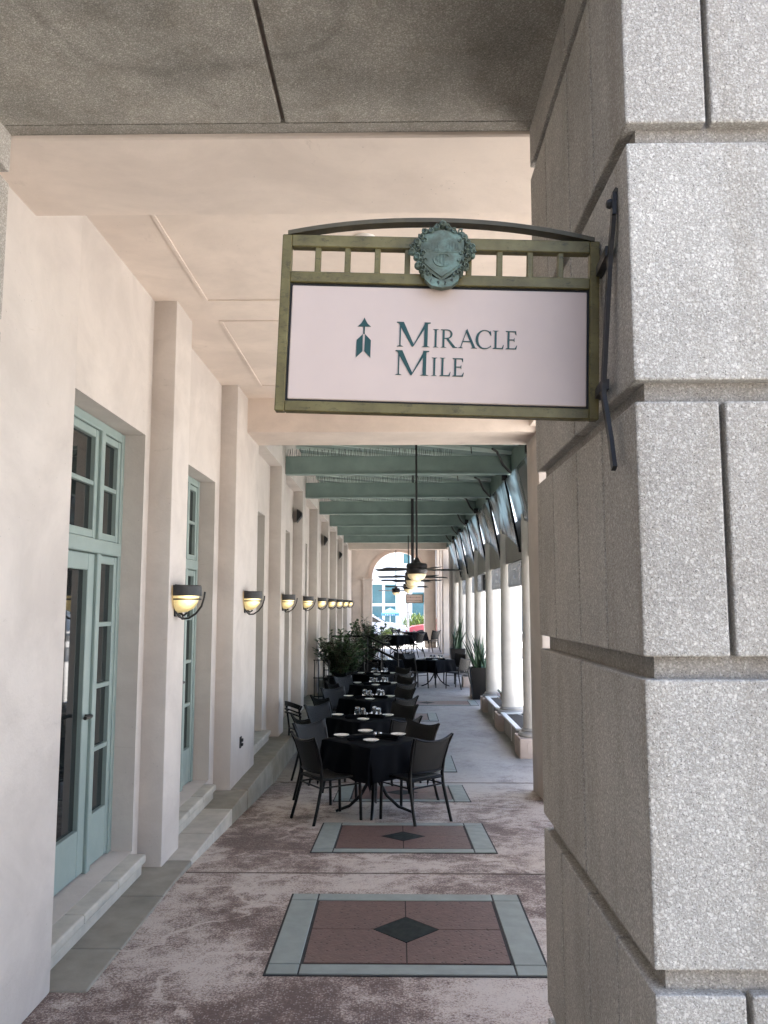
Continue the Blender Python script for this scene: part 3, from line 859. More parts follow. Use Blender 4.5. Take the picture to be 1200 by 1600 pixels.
m.tube([(ex - .004, -.0475, ez - .006), (ex - .004, -.0475, ez - .028)], .0018, 5); m.tube([(ex + .004, -.0475, ez - .004), (ex + .004, -.0475, ez - .034)], .0018, 5)
m.tube([(ex - .010, -.0475, ez - .004), (ex - .011, -.0475, ez - .022)], .0014, 5)
for x in (-.037, -.031, -.022, -.015, -.009, .012, .018, .024, .031, .037):
    m.box(ex + x - .0014, ex + x + .0014, -.0488, -.046, ez + .004 + .004 * (abs(x) > .03), ez + .030 - .4 * abs(abs(x) - .018))
m.box(ex - .036, ex + .036, -.0482, -.046, ez + .0005, ez + .003)
m.build("shield_relief", PATINA, s_)
m = MB(); band = [(-.043, -.058), (-.030, -.072), (0, -.081), (.030, -.072), (.043, -.058), (.034, -.078), (.018, -.090), (0, -.093), (-.018, -.090), (-.034, -.078)]
m.prism([(ex + x, ez + z) for x, z in [(-.040, -.052), (-.018, -.066), (0, -.074), (.018, -.066), (.040, -.052), (.038, -.072), (.022, -.088), (0, -.093), (-.022, -.088), (-.038, -.072)]], 'y', -.046, -.026)
s2 = m.build("date_scroll", PATINA, em)
m = MB()
def digit(cx, cz, d, sc=.0042, rot=0):
    pl = {'1': [[(0, 1), (0, -1)]], '9': [[(.5 * math.cos(R(a)), .45 + .5 * math.sin(R(a))) for a in range(0, 361, 40)], [(.5, .45), (.35, -1)]],
          '2': [[(-.5, .6), (-.2, 1), (.3, .9), (.45, .5), (-.5, -1), (.55, -1)]]}[d]
    for l in pl:
        m.tube([(cx + (x * math.cos(rot) - z * math.sin(rot)) * sc, -.0465, cz + (x * math.sin(rot) + z * math.cos(rot)) * sc) for x, z in l], .0010, 4)
digit(ex - .024, ez - .074, '1', rot=-.35); digit(ex - .008, ez - .081, '9', rot=-.12); digit(ex + .008, ez - .081, '2', rot=.12); digit(ex + .023, ez - .074, '9', rot=.35)
m.build("date_digits", IRON, s2)
# wall bracket (fixed to the pillar, carries the sign)
xs = .4645 - .095
m = MB()
m.bar((hx, 0, .135), (xs - .012, -.125, .135), .016, .022)
m.build("arm", IRON, SG)
m = MB(); m.bar((hx, 0, -.15), (xs - .012, -.098, -.15), .016, .022); m.build("arm", IRON, SG)
m = MB(); xs = .4645 - .095
pts = [(xs - .002, -.112, .262), (xs - .008, -.108, .252), (xs - .010, -.09, .20), (xs - .012, -.07, .12), (xs - .014, -.055, 0), (xs - .016, -.035, -.15), (xs - .016, -.035, -.175), (xs - .006, -.055, -.27), (xs - .004, -.072, -.335), (xs - .004, -.08, -.352)]
pts = [(x, y - .028 - (.034 if z < .21 else .01), z + (.012 if z < -.3 else 0)) for x, y, z in pts]
for a, b in zip(pts, pts[1:]): m.bar(a, b, .009, .017, (0, 1, 0))
m.build("wall_strap", IRON, SG)
m = MB(); m.lathe([(0, .012), (.008, .01), (.011, .004), (.011, 0)], 8, (0, 0, 0)); 
for v in m.bm.verts: v.co = Vector((xs - .012 - v.co.z, -.141 + v.co.x, .232 + v.co.y))
m.build("bolt", IRON, SG)

# ------------------------------------------------------------------ wall sconces
sc_y = [5.75, 8.36, 11.1, 13.58, 16.1, 18.6, 21.05, 23.45, 25.9]
sc_n = ["nearest lit sconce, on the first pilaster", "lit sconce on the wide pier", "lit sconce on the third pilaster, past the wide pier", "lit sconce on the fourth pilaster", "lit sconce on the fifth pilaster", "lit sconce on the sixth pilaster", "lit sconce on the seventh pilaster", "lit sconce on the eighth pilaster", "farthest lit sconce along the left wall"]
sp_ = None
for y, nm in zip(sc_y, sc_n):
    lab = "black metal wall " .replace("wall ", "") + "half bowl " + nm if False else nm + ", amber bowl"
    if sp_ is None:
        sp_ = thing("wall_sconce", lab, "wall lamp", (XP + .001, y, 1.735), 0, "lit sconces along the left wall")
        m = MB(); m.box(0, .014, -.075, .075, -.115, .105, .004); m.build("backplate", IRON, sp_)
        m = MB(); m.lathe([(0, .100), (.150, .100), (.156, .094), (.158, .028), (.152, .026), (.148, .090), (0, .092)], 20, (.012, 0, 0), -90, 90)
        m.build("cap", IRON, sp_, 40)
        m = MB(); m.lathe([(.142, .05), (.142, .02), (.132, -.022), (.105, -.060), (.06, -.085), (0, -.092)], 20, (.012, 0, 0), -90, 90)
        m.build("glass_bowl", SCONCEGLOW, sp_, 60)
        m = MB(); m.tube([(.014 + .150 * math.cos(R(a)), .150 * math.sin(R(a)), .003) for a in range(-90, 91, 10)], .0055, 6); m.build("guard_ring", IRON, sp_, 50)
        m = MB()
        for yy in (0,):
            m.tube([(.006, yy, -.06), (.012, yy, -.105), (.04, yy, -.132), (.085, yy, -.128), (.135, yy, -.095), (.172, yy, -.045), (.190, yy, .015), (.194, yy, .055)], .0075, 6)
        m.tube([(.010, -.07, .02), (.012, -.07, -.08), (.03, -.05, -.118), (.05, 0, -.132)], .0055, 6); m.tube([(.010, .07, .02), (.012, .07, -.08), (.03, .05, -.118), (.05, 0, -.132)], .0055, 6)
        m.tube([(.02, 0, -.09), (.05, 0, -.108), (.075, 0, -.09)], .008, 6)
        m.build("guard_arm", IRON, sp_, 50)
    else:
        dup(sp_, (XP + .001, y, 1.735), 0, lab)

# wall speakers
for y, z, nm in ((13.36, 3.13, "nearest black wedge loudspeaker, high on the fourth pilaster"), (18.39, 3.12, "second black wedge loudspeaker, high on the sixth pilaster"), (23.24, 3.08, "farthest tiny black wedge loudspeaker high on a pilaster")):
    t = thing("wall_speaker", nm, "loudspeaker", (-1.545, y - .09, z), 0, "loudspeakers on the pilasters")
    m = MB(); m.prism([(-.07, -.11), (-.07, .11), (.012, .04), (.012, .0)], 'y', -.06, .085); m.build("housing", SPEAKERM, t)
    m = MB(); m.prism([(.015, .042), (-.055, .101), (-.051, .105), (.019, .046)], 'y', -.05, .07); m.build("grille", FANM, t)

# ------------------------------------------------------------------ ceiling fans
fp = None
fan_spec = [(.265, 11.0, 8, "nearest dark ceiling fan with lit cream bowl, on a long rod"), (.275, 13.9, 20, "second dark ceiling fan with lit bowl, just behind the nearest"), (.29, 16.1, 52, "third dark ceiling fan with lit bowl in the row"), (.30, 21.6, 33, "fourth dark ceiling fan, lowest bowl of the overlapping row"), (-.03, 27.6, 15, "far ceiling fan hanging alone before the arch, left of the row")]
for x, y, rot, lab in fan_spec:
    if fp is None:
        fp = thing("ceiling_fan", lab, "ceiling fan", (x, y, 2.165), R(rot), "ceiling fans over the aisle")
        m = MB(); m.tube([(0, 0, .10), (0, 0, 1.80)], .014, 8); m.build("downrod", FANM, fp, 50)
        m = MB(); m.lathe([(0, .165), (.02, .16), (.05, .10), (.07, .088), (.125, .080), (.138, .066), (.140, .03), (.132, .025), (.140, .018), (.140, -.03), (.128, -.045), (.118, -.06), (0, -.06)], 28); m.build("motor", FANM, fp, 40)
        m = MB(); m.lathe([(.124, -.060), (.122, -.078), (.105, -.112), (.072, -.138), (.028, -.152), (.014, -.162), (0, -.165)], 28); m.build("glass_bowl", FANGLOW, fp, 60)
        for k in range(5):
            a = R(72 * k); m = MB()
            def fn(i, j, a=a):
                r = .13 + .48 * i; w = (.02 + .038 * min(1, i * 4)) * (1 if i < .93 else .8); s = (j - .5) * 2 * w
                return (r * math.cos(a) - s * math.sin(a), r * math.sin(a) + s * math.cos(a), .0 + s * .2)
            m.grid(10, 2, fn); m.build("blade", FANM, fp, None, .007)
    else:
        dup(fp, (x, y, 2.165), R(rot), lab)

# ------------------------------------------------------------------ dining furniture
CH = None
def chair(x, y, face, label):
    """face: compass angle (deg, from +x) the sitter looks toward"""
    global CH
    z = fl(y); rz = R(face - 90)
    if CH is not None: return dup(CH, (x, y, z), rz, label)
    CH = thing("dining_chair", label, "dining chair", (x, y, z), rz, "black dining chairs round the tables")
    r = .0135
    for s in (-1, 1):
        m = MB(); m.tube([(s * .185, .185, 0), (s * .183, .18, .2), (s * .18, .172, .372)], r, 8); m.build("leg", CHAIRM, CH, 50)
        m = MB(); m.tube([(s * .205, -.285, 0), (s * .198, -.245, .14), (s * .188, -.205, .30), (s * .186, -.195, .40), (s * .192, -.212, .52), (s * .205, -.248, .64), (s * .222, -.292, .735)], [r, r, r * 1.08, r * 1.1, r, r * .95, r * .8], 8); m.build("leg", CHAIRM, CH, 50)
    m = MB()
    m.grid(8, 8, lambda i, j: ((i - .5) * .36, -.19 + .37 * j, .383 - .012 * math.sin(math.pi * i) * math.sin(math.pi * j)))
    m.build("seat", WICKER, CH, 60, .014)
    m = MB()
    for s in (-1, 1):
        m.tube([(s * .182, -.195, .372), (s * .180, .175, .378)], .011, 6); m.tube([(s * .185, -.2, .31), (s * .182, .178, .31)], .007, 6)
    m.tube([(-.18, .178, .375), (.18, .178, .375)], .011, 6); m.tube([(-.185, -.198, .368), (.185, -.198, .368)], .011, 6)
    m.tube([(-.187, -.208, .31), (.187, -.208, .31)], .008, 6)
    m.build("seat_frame", CHAIRM, CH, 50)
    def bk(i, j):
        u = i * 2 - 1; zt = .690 + .040 * abs(u) ** 2.2; zb = .430
        z_ = zb + (zt - zb) * j; k = (z_ - .43) / .3
        hw = .180 + .034 * k
        return (u * hw, -.197 - .088 * k ** 1.25 - .035 * (1 - u * u), z_)
    m = MB(); m.grid(14, 10, bk); m.build("backrest", WICKER, CH, 60, .012)
    m = MB(); m.tube([bk(i / 14, 1.0) for i in range(15)], .0105, 6); m.build("top_rail", CHAIRM, CH, 50)
    m = MB(); m.tube([bk(i / 14, 0.0) for i in range(15)], .010, 6); m.build("lower_rail", CHAIRM, CH, 50)
    return CH

TB = None; CL = None; PLT = None; TUM = None; NAP = None; SHK = None
def cloth_builder(ang, seedv):
    rn = random.Random(seedv); hs = .33; ov = .30; n = 44
    ph = [rn.random() * 6.28 for _ in range(6)]
    def fn(i, j):
        X, Y = (i - .5) * 2 * (hs + ov), (j - .5) * 2 * (hs + ov)
        cx, cy = max(-hs, min(hs, X)), max(-hs, min(hs, Y)); dx, dy = X - cx, Y - cy; d = math.hypot(dx, dy)
        per = math.atan2(Y, X)
        rip = (math.sin(per * 9 + ph[0]) + .6 * math.sin(per * 17 + ph[1])) * .018 * min(1, d / .2)
        fl_ = .10 + .05 * math.sin(per * 4 + ph[2])
        nx, ny = (dx / d, dy / d) if d > 1e-6 else (0, 0)
        z = .648 - max(0, d - .006) * .985
        return (cx + nx * (d * fl_ + rip + .004 * (d > 0)), cy + ny * (d * fl_ + rip + .004 * (d > 0)), z + (.0015 * math.sin(X * 21 + ph[3]) * math.sin(Y * 17) if d == 0 else 0))
    m = MB(); m.grid(n, n, fn); return m
tnames = {}
def table(x, y, ang, nm, cloth_label=None):
    global TB
    z = fl(y)
    lab = "square dining table under the black cloth, " + nm
    if TB is None:
        TB = thing("dining_table", lab, "dining table", (x, y, z), R(ang), "dining tables along the aisle")
        m = MB(); m.box(-.325, .325, -.325, .325, .612, .640, .006); m.build("tabletop", CHAIRM, TB)
        m = MB(); m.tube([(0, 0, .20), (0, 0, .612)], .032, 12); m.box(-.2, .2, -.03, .03, .595, .611); m.build("post", CHAIRM, TB, 40)
        for k in range(4):
            a = R(90 * k + 45); c, s = math.cos(a), math.sin(a)
            m = MB(); m.tube([(.02 * c, .02 * s, .36), (.05 * c, .05 * s, .27), (.12 * c, .12 * s, .15), (.22 * c, .22 * s, .06), (.34 * c, .34 * s, .014)], [.016, .016, .015, .014, .012], 8); m.build("leg", CHAIRM, TB, 50)
    else: dup(TB, (x, y, z), R(ang), lab)
    c = cloth_builder(ang, int(x * 100 + y * 10)).build("tablecloth", CLOTH, None, 60)
    c.location = (x, y, z); c.rotation_euler = (0, 0, R(ang))
    tag(c, "black linen cloth draped over the " + nm, "tablecloth", "black tablecloths")
    return x, y, z + .6495
def plate(x, y, z, lab):
    global PLT
    if PLT is None:
        PLT = thing("side_plate", lab, "plate", (x, y, z), 0, "white plates on the dining tables")
        m = MB(); m.lathe([(0, .001), (.035, .001), (.040, .004), (.068, .017), (.071, .019), (.070, .0215), (.064, .019), (.040, .009), (0, .008)], 28); m.build("dish", CHINA, PLT, 40)
    else: dup(PLT, (x, y, z), 0, lab)
def tumbler(x, y, z, lab):
    global TUM
    if TUM is None:
        TUM = thing("tumbler", lab, "drinking glass", (x, y, z), 0, "upturned tumblers on the dining tables")
        m = MB(); m.lathe([(.0315, .001), (.034, .012), (.035, .05), (.032, .085), (.026, .108), (.024, .112), (0, .112), (0, .098), (.021, .098), (.024, .094), (.029, .08), (.0325, .05), (.0315, .012), (.0300, .001), (.0315, .001)], 20); m.build("glass_body", TUMBLER, TUM, 50)
    else: dup(TUM, (x, y, z), 0, lab)
def napkin(x, y, z, rot, lab):
    global NAP
    if NAP is None:
        NAP = thing("napkin", lab, "napkin", (x, y, z), R(rot), "rolled black napkins")
        m = MB(); m.tube([(-.12, 0, .020), (-.08, .002, .022), (0, 0, .021), (.08, -.002, .022), (.12, 0, .020)], [.019, .021, .0205, .021, .018], 10)
        m.box(-.115, .115, -.048, .048, .001, .010, .003); m.build("folded_linen", CLOTH, NAP, 50)
    else: dup(NAP, (x, y, z), R(rot), lab)
def shaker(x, y, z, lab):
    global SHK
    if SHK is None:
        SHK = thing("salt_shaker", lab, "salt shaker", (x, y, z), 0, "salt and pepper shakers")
        m = MB(); m.lathe([(0, .001), (.017, .001), (.018, .02), (.015, .036), (0, .036)], 14); m.build("jar", TUMBLER, SHK, 40)
        m = MB(); m.lathe([(.0155, .0365), (.0155, .046), (.010, .053), (0, .054)], 14); m.build("lid", CHROME, SHK, 40)
    else: dup(SHK, (x, y, z), 0, lab)
def at(c, ang, u, v):
    a = R(ang); return c[0] + u * math.cos(a) - v * math.sin(a), c[1] + u * math.sin(a) + v * math.cos(a)
def setting(c, ang, nm, tumblers=True, plates=((-.22, 0), (0, -.22), (.22, 0), (0, .22)), naps=True):
    names = ["left edge", "near corner", "right edge", "far side"]
    for (u, v), q in zip(plates, names):
        x, y = c[0] + u, c[1] + v
        plate(x, y, c[2], "small white plate at the %s of the %s" % (q, nm))
    if tumblers:
        for (u, v), q in zip(((-.10, .06), (-.03, -.05), (.10, .09), (.15, -.04)), ("left", "centre left", "back right", "right")):
            tumbler(c[0] + u, c[1] + v, c[2], "upturned clear tumbler, %s of the four on the %s" % (q, nm))
    if naps:
        napkin(c[0] - .12, c[1] - .06, c[2], 20, "rolled black napkin on the left half of the " + nm)
        napkin(c[0] + .12, c[1] - .02, c[2], 150, "rolled black napkin on the right half of the " + nm)
    shaker(c[0] + .01, c[1] + .02, c[2], "small glass salt shaker in the middle of the " + nm)
    shaker(c[0] + .055, c[1] + .03, c[2], "small glass pepper shaker right of centre on the " + nm)

c = table(-.21, 7.63, 43, "front table nearest the camera")
setting(c, 42, "front table", False, ((-.30, .10), (-.02, -.18), (.22, .16), (-.09, .36)))
chair(-.566, 7.355, 33, "dining chair at the near left of the front table, seen from behind")
chair(.118, 7.34, 131, "dining chair at the near right of the front table, its woven back facing us")
chair(-.66, 8.28, -38, "dining chair at the far left of the front table, facing it")
chair(.05, 8.24, -138, "dining chair at the far right of the front table")
spec = [(-.37, 9.95, 40, "second table"), (-.36, 12.0, 45, "third table"), (-.33, 14.05, 44, "fourth table"), (-.36, 16.1, 45, "fifth table")]
for x, y, a, nm in spec:
    c = table(x, y, a, nm + " from the front")
    setting(c, a, nm, True, ((-.34, .12), (-.02, -.26), (.26, .1), (-.08, .34)))
    chair(x - .47, y - .40, 36 + random.uniform(-5, 5), "dining chair at the near left of the %s" % nm)
    chair(x + .29, y - .43, 132 + random.uniform(-5, 5), "dining chair at the near right of the %s" % nm)
    chair(x - .42, y + .50, -42 + random.uniform(-5, 5), "dining chair at the far left of the %s" % nm)
    chair(x + .27, y + .50, -138 + random.uniform(-5, 5), "dining chair at the far right of the %s" % nm)
# table by the right columns
c = table(.93, 20.35, 44, "right hand table by the columns")
setting(c, 44, "right hand table", True, ((-.25, .1), (-.02, -.24), (.24, .0), (0, .3)))
chair(.48, 19.95, 40, "dining chair at the near left of the right hand table")
chair(1.42, 19.92, 138, "grey lit dining chair at the near right of the right hand table")
chair(.50, 20.85, -42, "dining chair at the far left of the right hand table")
chair(1.42, 20.85, -138, "dining chair at the far right of the right hand table")
c = table(-.28, 20.3, 44, "table behind the stair railing")
setting(c, 44, "table behind the stair railing", True, ((-.25, .1), (-.02, -.24), (.24, .0)), False)
chair(-.02, 20.95, -120, "dining chair on the far side of the table behind the stair railing")
c = table(.02, 25.6, 44, "far table on the raised end")
setting(c, 44, "far table on the raised end", True, ((-.25, .1), (-.02, -.24), (.24, .0)), False)
chair(.50, 25.3, 150, "dining chair right of the far table on the raised end")
chair(-.45, 25.3, 30, "dining chair left of the far table on the raised end")
c = table(.55, 28.4, 40, "last table just inside the arch")
setting(c, 40, "last table just inside the arch", False, ((-.2, .1), (.05, -.2)), False)
chair(1.1, 27.9, 140, "brown tinted dining chair beside the right hand end pier")
chair(.15, 28.9, -45, "dining chair behind the last table inside the arch")

# slatted metal chair by the wall
t = thing("metal_chair", "black metal chair with curved slatted back standing by the left wall behind the front table", "metal chair", (-1.14, 10.9, fl(10.9)), R(-60))
for s in (-1, 1):
    m = MB(); m.tube([(s * .2, -.2, 0), (s * .2, -.19, .38), (s * .205, -.23, .66)], .013, 8); m.build("leg", CHAIRM, t, 50)
    m = MB(); m.tube([(s * .2, .2, 0), (s * .2, .19, .38)], .013, 8); m.build("leg", CHAIRM, t, 50)
m = MB(); m.box(-.2, .2, -.2, .2, .37, .385, .005); m.build("seat", CHAIRM, t)
m = MB()
for z, ex_ in ((.67, .028), (.60, .008), (.56, .008)):
    pts = [(.215 * math.sin(R(a)), -.20 - .10 * math.cos(R(a)), z + .045 * math.cos(R(a))) for a in range(-90, 91, 12)]
    for a, b in zip(pts, pts[1:]): m.bar(a, b, .018, ex_ * 2)
m.build("backrest", CHAIRM, t)

# ------------------------------------------------------------------ stair and railings
t = thing("entrance_stair", "grey stone stair rising to a left doorway behind the black railing", "stair")
m = MB(); m.box(-1.68, -.85, 17.35, 19.15, -.30, .15, .01)
for k in range(3): m.box(-.849 + k * .28, -.57 + k * .28, 17.35, 19.15, -.30, .15 - .105 * (k + 1), .008)
m.build("step", KERB, t)
def railing(y, label, dz=0):
    t = thing("stair_railing", label, "railing", (0, 0, 0), 0, "black railings of the stair")
    zl, zr_ = .90 + dz, .56 + dz
    m = MB(); m.tube([(-1.5, y, zl), (-.68, y, zl), (.02, y, zr_)], .020, 8); m.build("handrail", CHAIRM, t, 50)
    for z_ in (.18, .36, .54):
        m = MB(); m.tube([(-1.5, y, zl - z_), (-.68, y, zl - z_), (.02, y, zr_ - z_)], .010, 6); m.build("rail", CHAIRM, t, 50)
    for x, zt, zb in ((-1.5, zl, .15), (-1.1, zl, .15), (-.68, zl, .05), (-.33, (zl + zr_) / 2, -.17), (.02, zr_, -.27)):
        m = MB(); m.tube([(x, y, zb), (x, y, zt)], .014, 8); m.build("post", CHAIRM, t, 50)
railing(17.3, "nearer black stair railing sloping down toward the aisle")
railing(19.2, "farther black stair railing behind the potted shrubs", .08)
t = thing("wall_railing", "short black barred guard rail by the left wall before the potted shrub", "railing", (0, 0, 0))
m = MB()
for z_ in (.05, .38, .70): m.tube([(-1.52, 15.2, z_), (-1.22, 15.2, z_)], .010, 6)
for x in (-1.5, -1.42, -1.34, -1.24): m.tube([(x, 15.2, -.27), (x, 15.2, .70)], .010, 6)
m.build("bar", CHAIRM, t, 50)

# ------------------------------------------------------------------ plants
def leaf(m, base, d, L, w, up=Vector((0, 0, 1)), bend=.25):
    d = d.normalized(); sd_ = d.cross(up)
    if sd_.length < 1e-3: sd_ = Vector((1, 0, 0))
    sd_.normalize(); n_ = sd_.cross(d)
    p = [base, base + d * L * .35 + sd_ * w * .5, base + d * L * .35 - sd_ * w * .5, base + d * L * .75 + sd_ * w * .38 - n_ * L * bend * .3, base + d * L * .75 - sd_ * w * .38 - n_ * L * bend * .3, base + d * L - n_ * L * bend]
    V = [m.bm.verts.new(q) for q in p]
    m.bm.faces.new([V[0], V[1], V[2]]); m.bm.faces.new([V[1], V[3], V[4], V[2]]); m.bm.faces.new([V[3], V[5], V[4]])
def planter(name, label, x, y, w, h, group, mat=None, taper=.86):
    t = thing(name, label, "planter", (x, y, fl(y)), 0, group)
    m = MB(); a = w / 2; b = a * taper
    for (r0, z0), (r1, z1) in (((b, 0), (a, h)), ((a, h), (a - .025, h)), ((a - .025, h), (a - .03, h - .05))):
        V0 = [m.bm.verts.new((sx * r0, sy * r0, z0)) for sx, sy in ((-1, -1), (1, -1), (1, 1), (-1, 1))]; V1 = [m.bm.verts.new((sx * r1, sy * r1, z1)) for sx, sy in ((-1, -1), (1, -1), (1, 1), (-1, 1))]
        for k in range(4): m.bm.faces.new([V0[k], V0[(k + 1) % 4], V1[(k + 1) % 4], V1[k]])
    m.build("pot", mat or CHAIRM, t)
    m = MB(); m.box(-a + .03, a - .03, -a + .03, a - .03, h - .08, h - .045); m.build("soil", SOIL, t)
    return t
def bush(label, x, y, z, hgt, spread, n, seed, mat=LEAF, lw=.05, ll=.11):
    rn = random.Random(seed)
    t = thing("potted_shrub", label, "shrub", (x, y, z))
    st, lf = MB(), MB()
    for k in range(n):
        a = rn.random() * 6.283; lean = rn.random() ** .7 * spread; h_ = hgt * rn.uniform(.6, 1.05) * (1 - .25 * lean / spread)
        p0 = Vector((rn.uniform(-.1, .1), rn.uniform(-.1, .1), 0)); p3 = Vector((math.cos(a) * lean, math.sin(a) * lean, h_))
        pts = [p0 + (p3 - p0) * q + Vector((math.cos(a), math.sin(a), 0)) * lean * .25 * (q * q - q) for q in [i / 8 for i in range(9)]]
        st.tube(pts, [.009 * (1 - .07 * i) for i in range(9)], 4)
        for q in range(16):
            u = .16 + .84 * q / 15; i = min(7, int(u * 8)); p = pts[i].lerp(pts[i + 1], u * 8 - i); tn = (pts[i + 1] - pts[i]).normalized()
            s = tn.cross(Vector((0, 0, 1)))
            if s.length < .05: s = Vector((1, 0, 0))
            s.normalize(); d = s * (1 if q % 2 else -1) + tn * .6 + Vector((rn.uniform(-.4, .4), rn.uniform(-.4, .4), rn.uniform(-.2, .3)))
            leaf(lf, p, d, ll * rn.uniform(.7, 1.15), lw * rn.uniform(.8, 1.1))
    st.build("stem", BARK, t, 50); lf.build("foliage", mat, t)
    return t
planter("planter", "dark square planter under the nearer leafy shrub by the left wall", -1.12, 15.9, .5, .62, "black square planters")
bush("glossy dark leafy shrub in the nearer left planter, tall shoot at its left", -1.12, 15.9, fl(15.9) + .56, .95, .50, 80, 5, LEAF, .062, .13)
planter("planter", "dark square planter under the farther leafy shrub behind the railing", -.72, 20.0, .55, .62, "black square planters")
bush("glossy dark leafy shrub behind the stair railing, right of the nearer shrub", -.72, 20.0, fl(20) + .56, 1.08, .60, 95, 9, LEAF, .065, .135)
planter("planter", "dark square planter by the stair under a small leafy shrub", -.98, 17.9 - 1.0, .4, .60, "black square planters")
bush("low dark leafy shrub between the two larger shrubs", -.98, 16.9, fl(16.9) + .55, .75, .42, 60, 12, LEAF, .06, .12)
def snake(label, x, y, z, n, hgt, seed):
    rn = random.Random(seed); t = thing("snake_plant", label, "snake plant", (x, y, z))
    m = MB()
    for k in range(n):
        a = rn.random() * 6.283; lean = rn.uniform(.03, .30) * (1 if k % 4 else 1.5); h_ = hgt * rn.uniform(.45, 1.05)
        b0 = Vector((rn.uniform(-.11, .11), rn.uniform(-.11, .11), 0)); tip = b0 + Vector((math.cos(a) * lean, math.sin(a) * lean, h_))
        sd_ = Vector((-math.sin(a + .5), math.cos(a + .5), 0)); w = rn.uniform(.026, .04); pr = None
        for q in range(7):
            u = q / 6; c = b0.lerp(tip, u) + Vector((math.cos(a), math.sin(a), 0)) * lean * .35 * (u * u - u); ww = w * (1 - u ** 2.5) * (.7 + .3 * min(1, u * 4)) + .001
            n_ = Vector((math.cos(a), math.sin(a), 0)) * ww * .35
            cur = [m.bm.verts.new(c + sd_ * ww), m.bm.verts.new(c - n_), m.bm.verts.new(c - sd_ * ww)]
            if pr:
                m.bm.faces.new([pr[0], pr[1], cur[1], cur[0]]); m.bm.faces.new([pr[1], pr[2], cur[2], cur[1]])
            pr = cur
    m.build("leaves", SNAKE, t, 60)
planter("tall_planter", "tall black tapered planter holding the nearer snake plant, right side of the aisle", 1.74, 17.75, .40, .66, "tall black planters", None, .75)
snake("nearer snake plant with tall dark blades in the tall black planter", 1.74, 17.75, fl(17) + .6, 34, .80, 2)
planter("tall_planter", "tall black planter holding the farther snake plant beyond the right hand table", 1.62, 22.4, .40, .62, "tall black planters", None, .75)
snake("farther snake plant with splayed blades beyond the right hand table", 1.62, 22.4, fl(22.4) + .56, 26, .95, 4)
# trough planters between the plinths
for y0, y1, lab, pl in ((11.5, 13.2, "pale trough planter with white rim between the first and second column plinths", "small sparse croton in the trough between the first two columns"), (13.8, 15.5, "pale trough planter with white rim between the second and third column plinths", "orange leaved croton in the trough between the second and third columns")):
    yc = (y0 + y1) / 2; L = (y1 - y0) / 2; t = thing("trough_planter", lab, "trough planter", (1.84, yc, -.27), 0, "trough planters between the plinths")
    m = MB(); m.box(-.17, .17, -L, L, 0, .27, .004); m.build("trough", GREYST, t)
    m = MB(); m.box(-.225, -.15, -L, L, .271, .300, .004); m.box(.15, .215, -L, L, .271, .296, .004); m.box(-.149, .149, -L, -L + .04, .271, .296, .004); m.box(-.149, .149, L - .04, L, .271, .296, .004); m.build("rim", WHITEP, t)
    m = MB(); m.box(-.178, -.1705, -.02, .02, .0, .27); m.build("seam_strip", WHITEP, t)
    m = MB(); m.box(-.148, .148, -L + .042, L - .042, .272, .276); m.build("soil", SOIL, t)
    rn = random.Random(int(y0 * 10)); p = thing("croton_plant", pl, "croton", (1.80, yc - (.25 if y0 > 13 else .55), .011))
    lf = MB(); st = MB()
    for k in range(26 if y0 > 13 else 14):
        a = rn.random() * 6.28; b0 = Vector((0, 0, rn.uniform(.02, .17))); d = Vector((math.cos(a), math.sin(a), rn.uniform(.3, 1.4)))
        leaf(lf, b0, d, rn.uniform(.12, .20), .05)
    st.tube([(0, 0, 0), (.01, 0, .1), (0, .01, .2)], .01, 6)
    st.build("stem", BARK, p, 50); lf.build("leaves", CROTON, p)

# ------------------------------------------------------------------ second hanging sign at the far end
t = thing("hanging_sign", "small far pink hanging sign with two lines of tiny lettering near the arch", "sign", (.655, 31.2, 1.925))
m = MB(); m.box(-.30, .30, -.02, .02, -.14, .14, .005); m.build("face_panel", SIGNPANEL, t)
m = MB(); m.box(-.325, -.301, -.03, .03, -.165, .165); m.box(.301, .325, -.03, .03, -.165, .165); m.box(-.30, .30, -.03, .03, .141, .165); m.box(-.30, .30, -.03, .03, -.165, -.141)
m.build("frame", BRASS, t)
m = MB(); rn = random.Random(5)
for zc, st_ in ((.055, -.25), (-.065, -.25)):
    m.prism([(st_ - .0, zc - .03), (st_ + .03, zc), (st_, zc + .03)], 'y', -.0225, -.019)
    x = st_ + .07
    while x < .24:
        w = rn.uniform(.012, .022); hh = rn.choice((.018, .018, .026))
        m.box(x, x + w * .35, -.0225, -.019, zc - .02, zc - .02 + hh * 1.6); m.box(x + w * .36, x + w, -.0224, -.019, zc - .02 + hh * (1.1 if rn.random() < .5 else 0), zc - .013 + hh * (1.1 if rn.random() < .5 else 0)); x += w + .012
m.build("lettering", LETTER, t)
m = MB(); m.box(.352, .364, -.02, .02, -.22, .24, .002); m.box(.326, .351, -.01, .01, .10, .12); m.box(.326, .351, -.01, .01, -.12, -.10); m.build("wall_strap", IRON, t, 40)

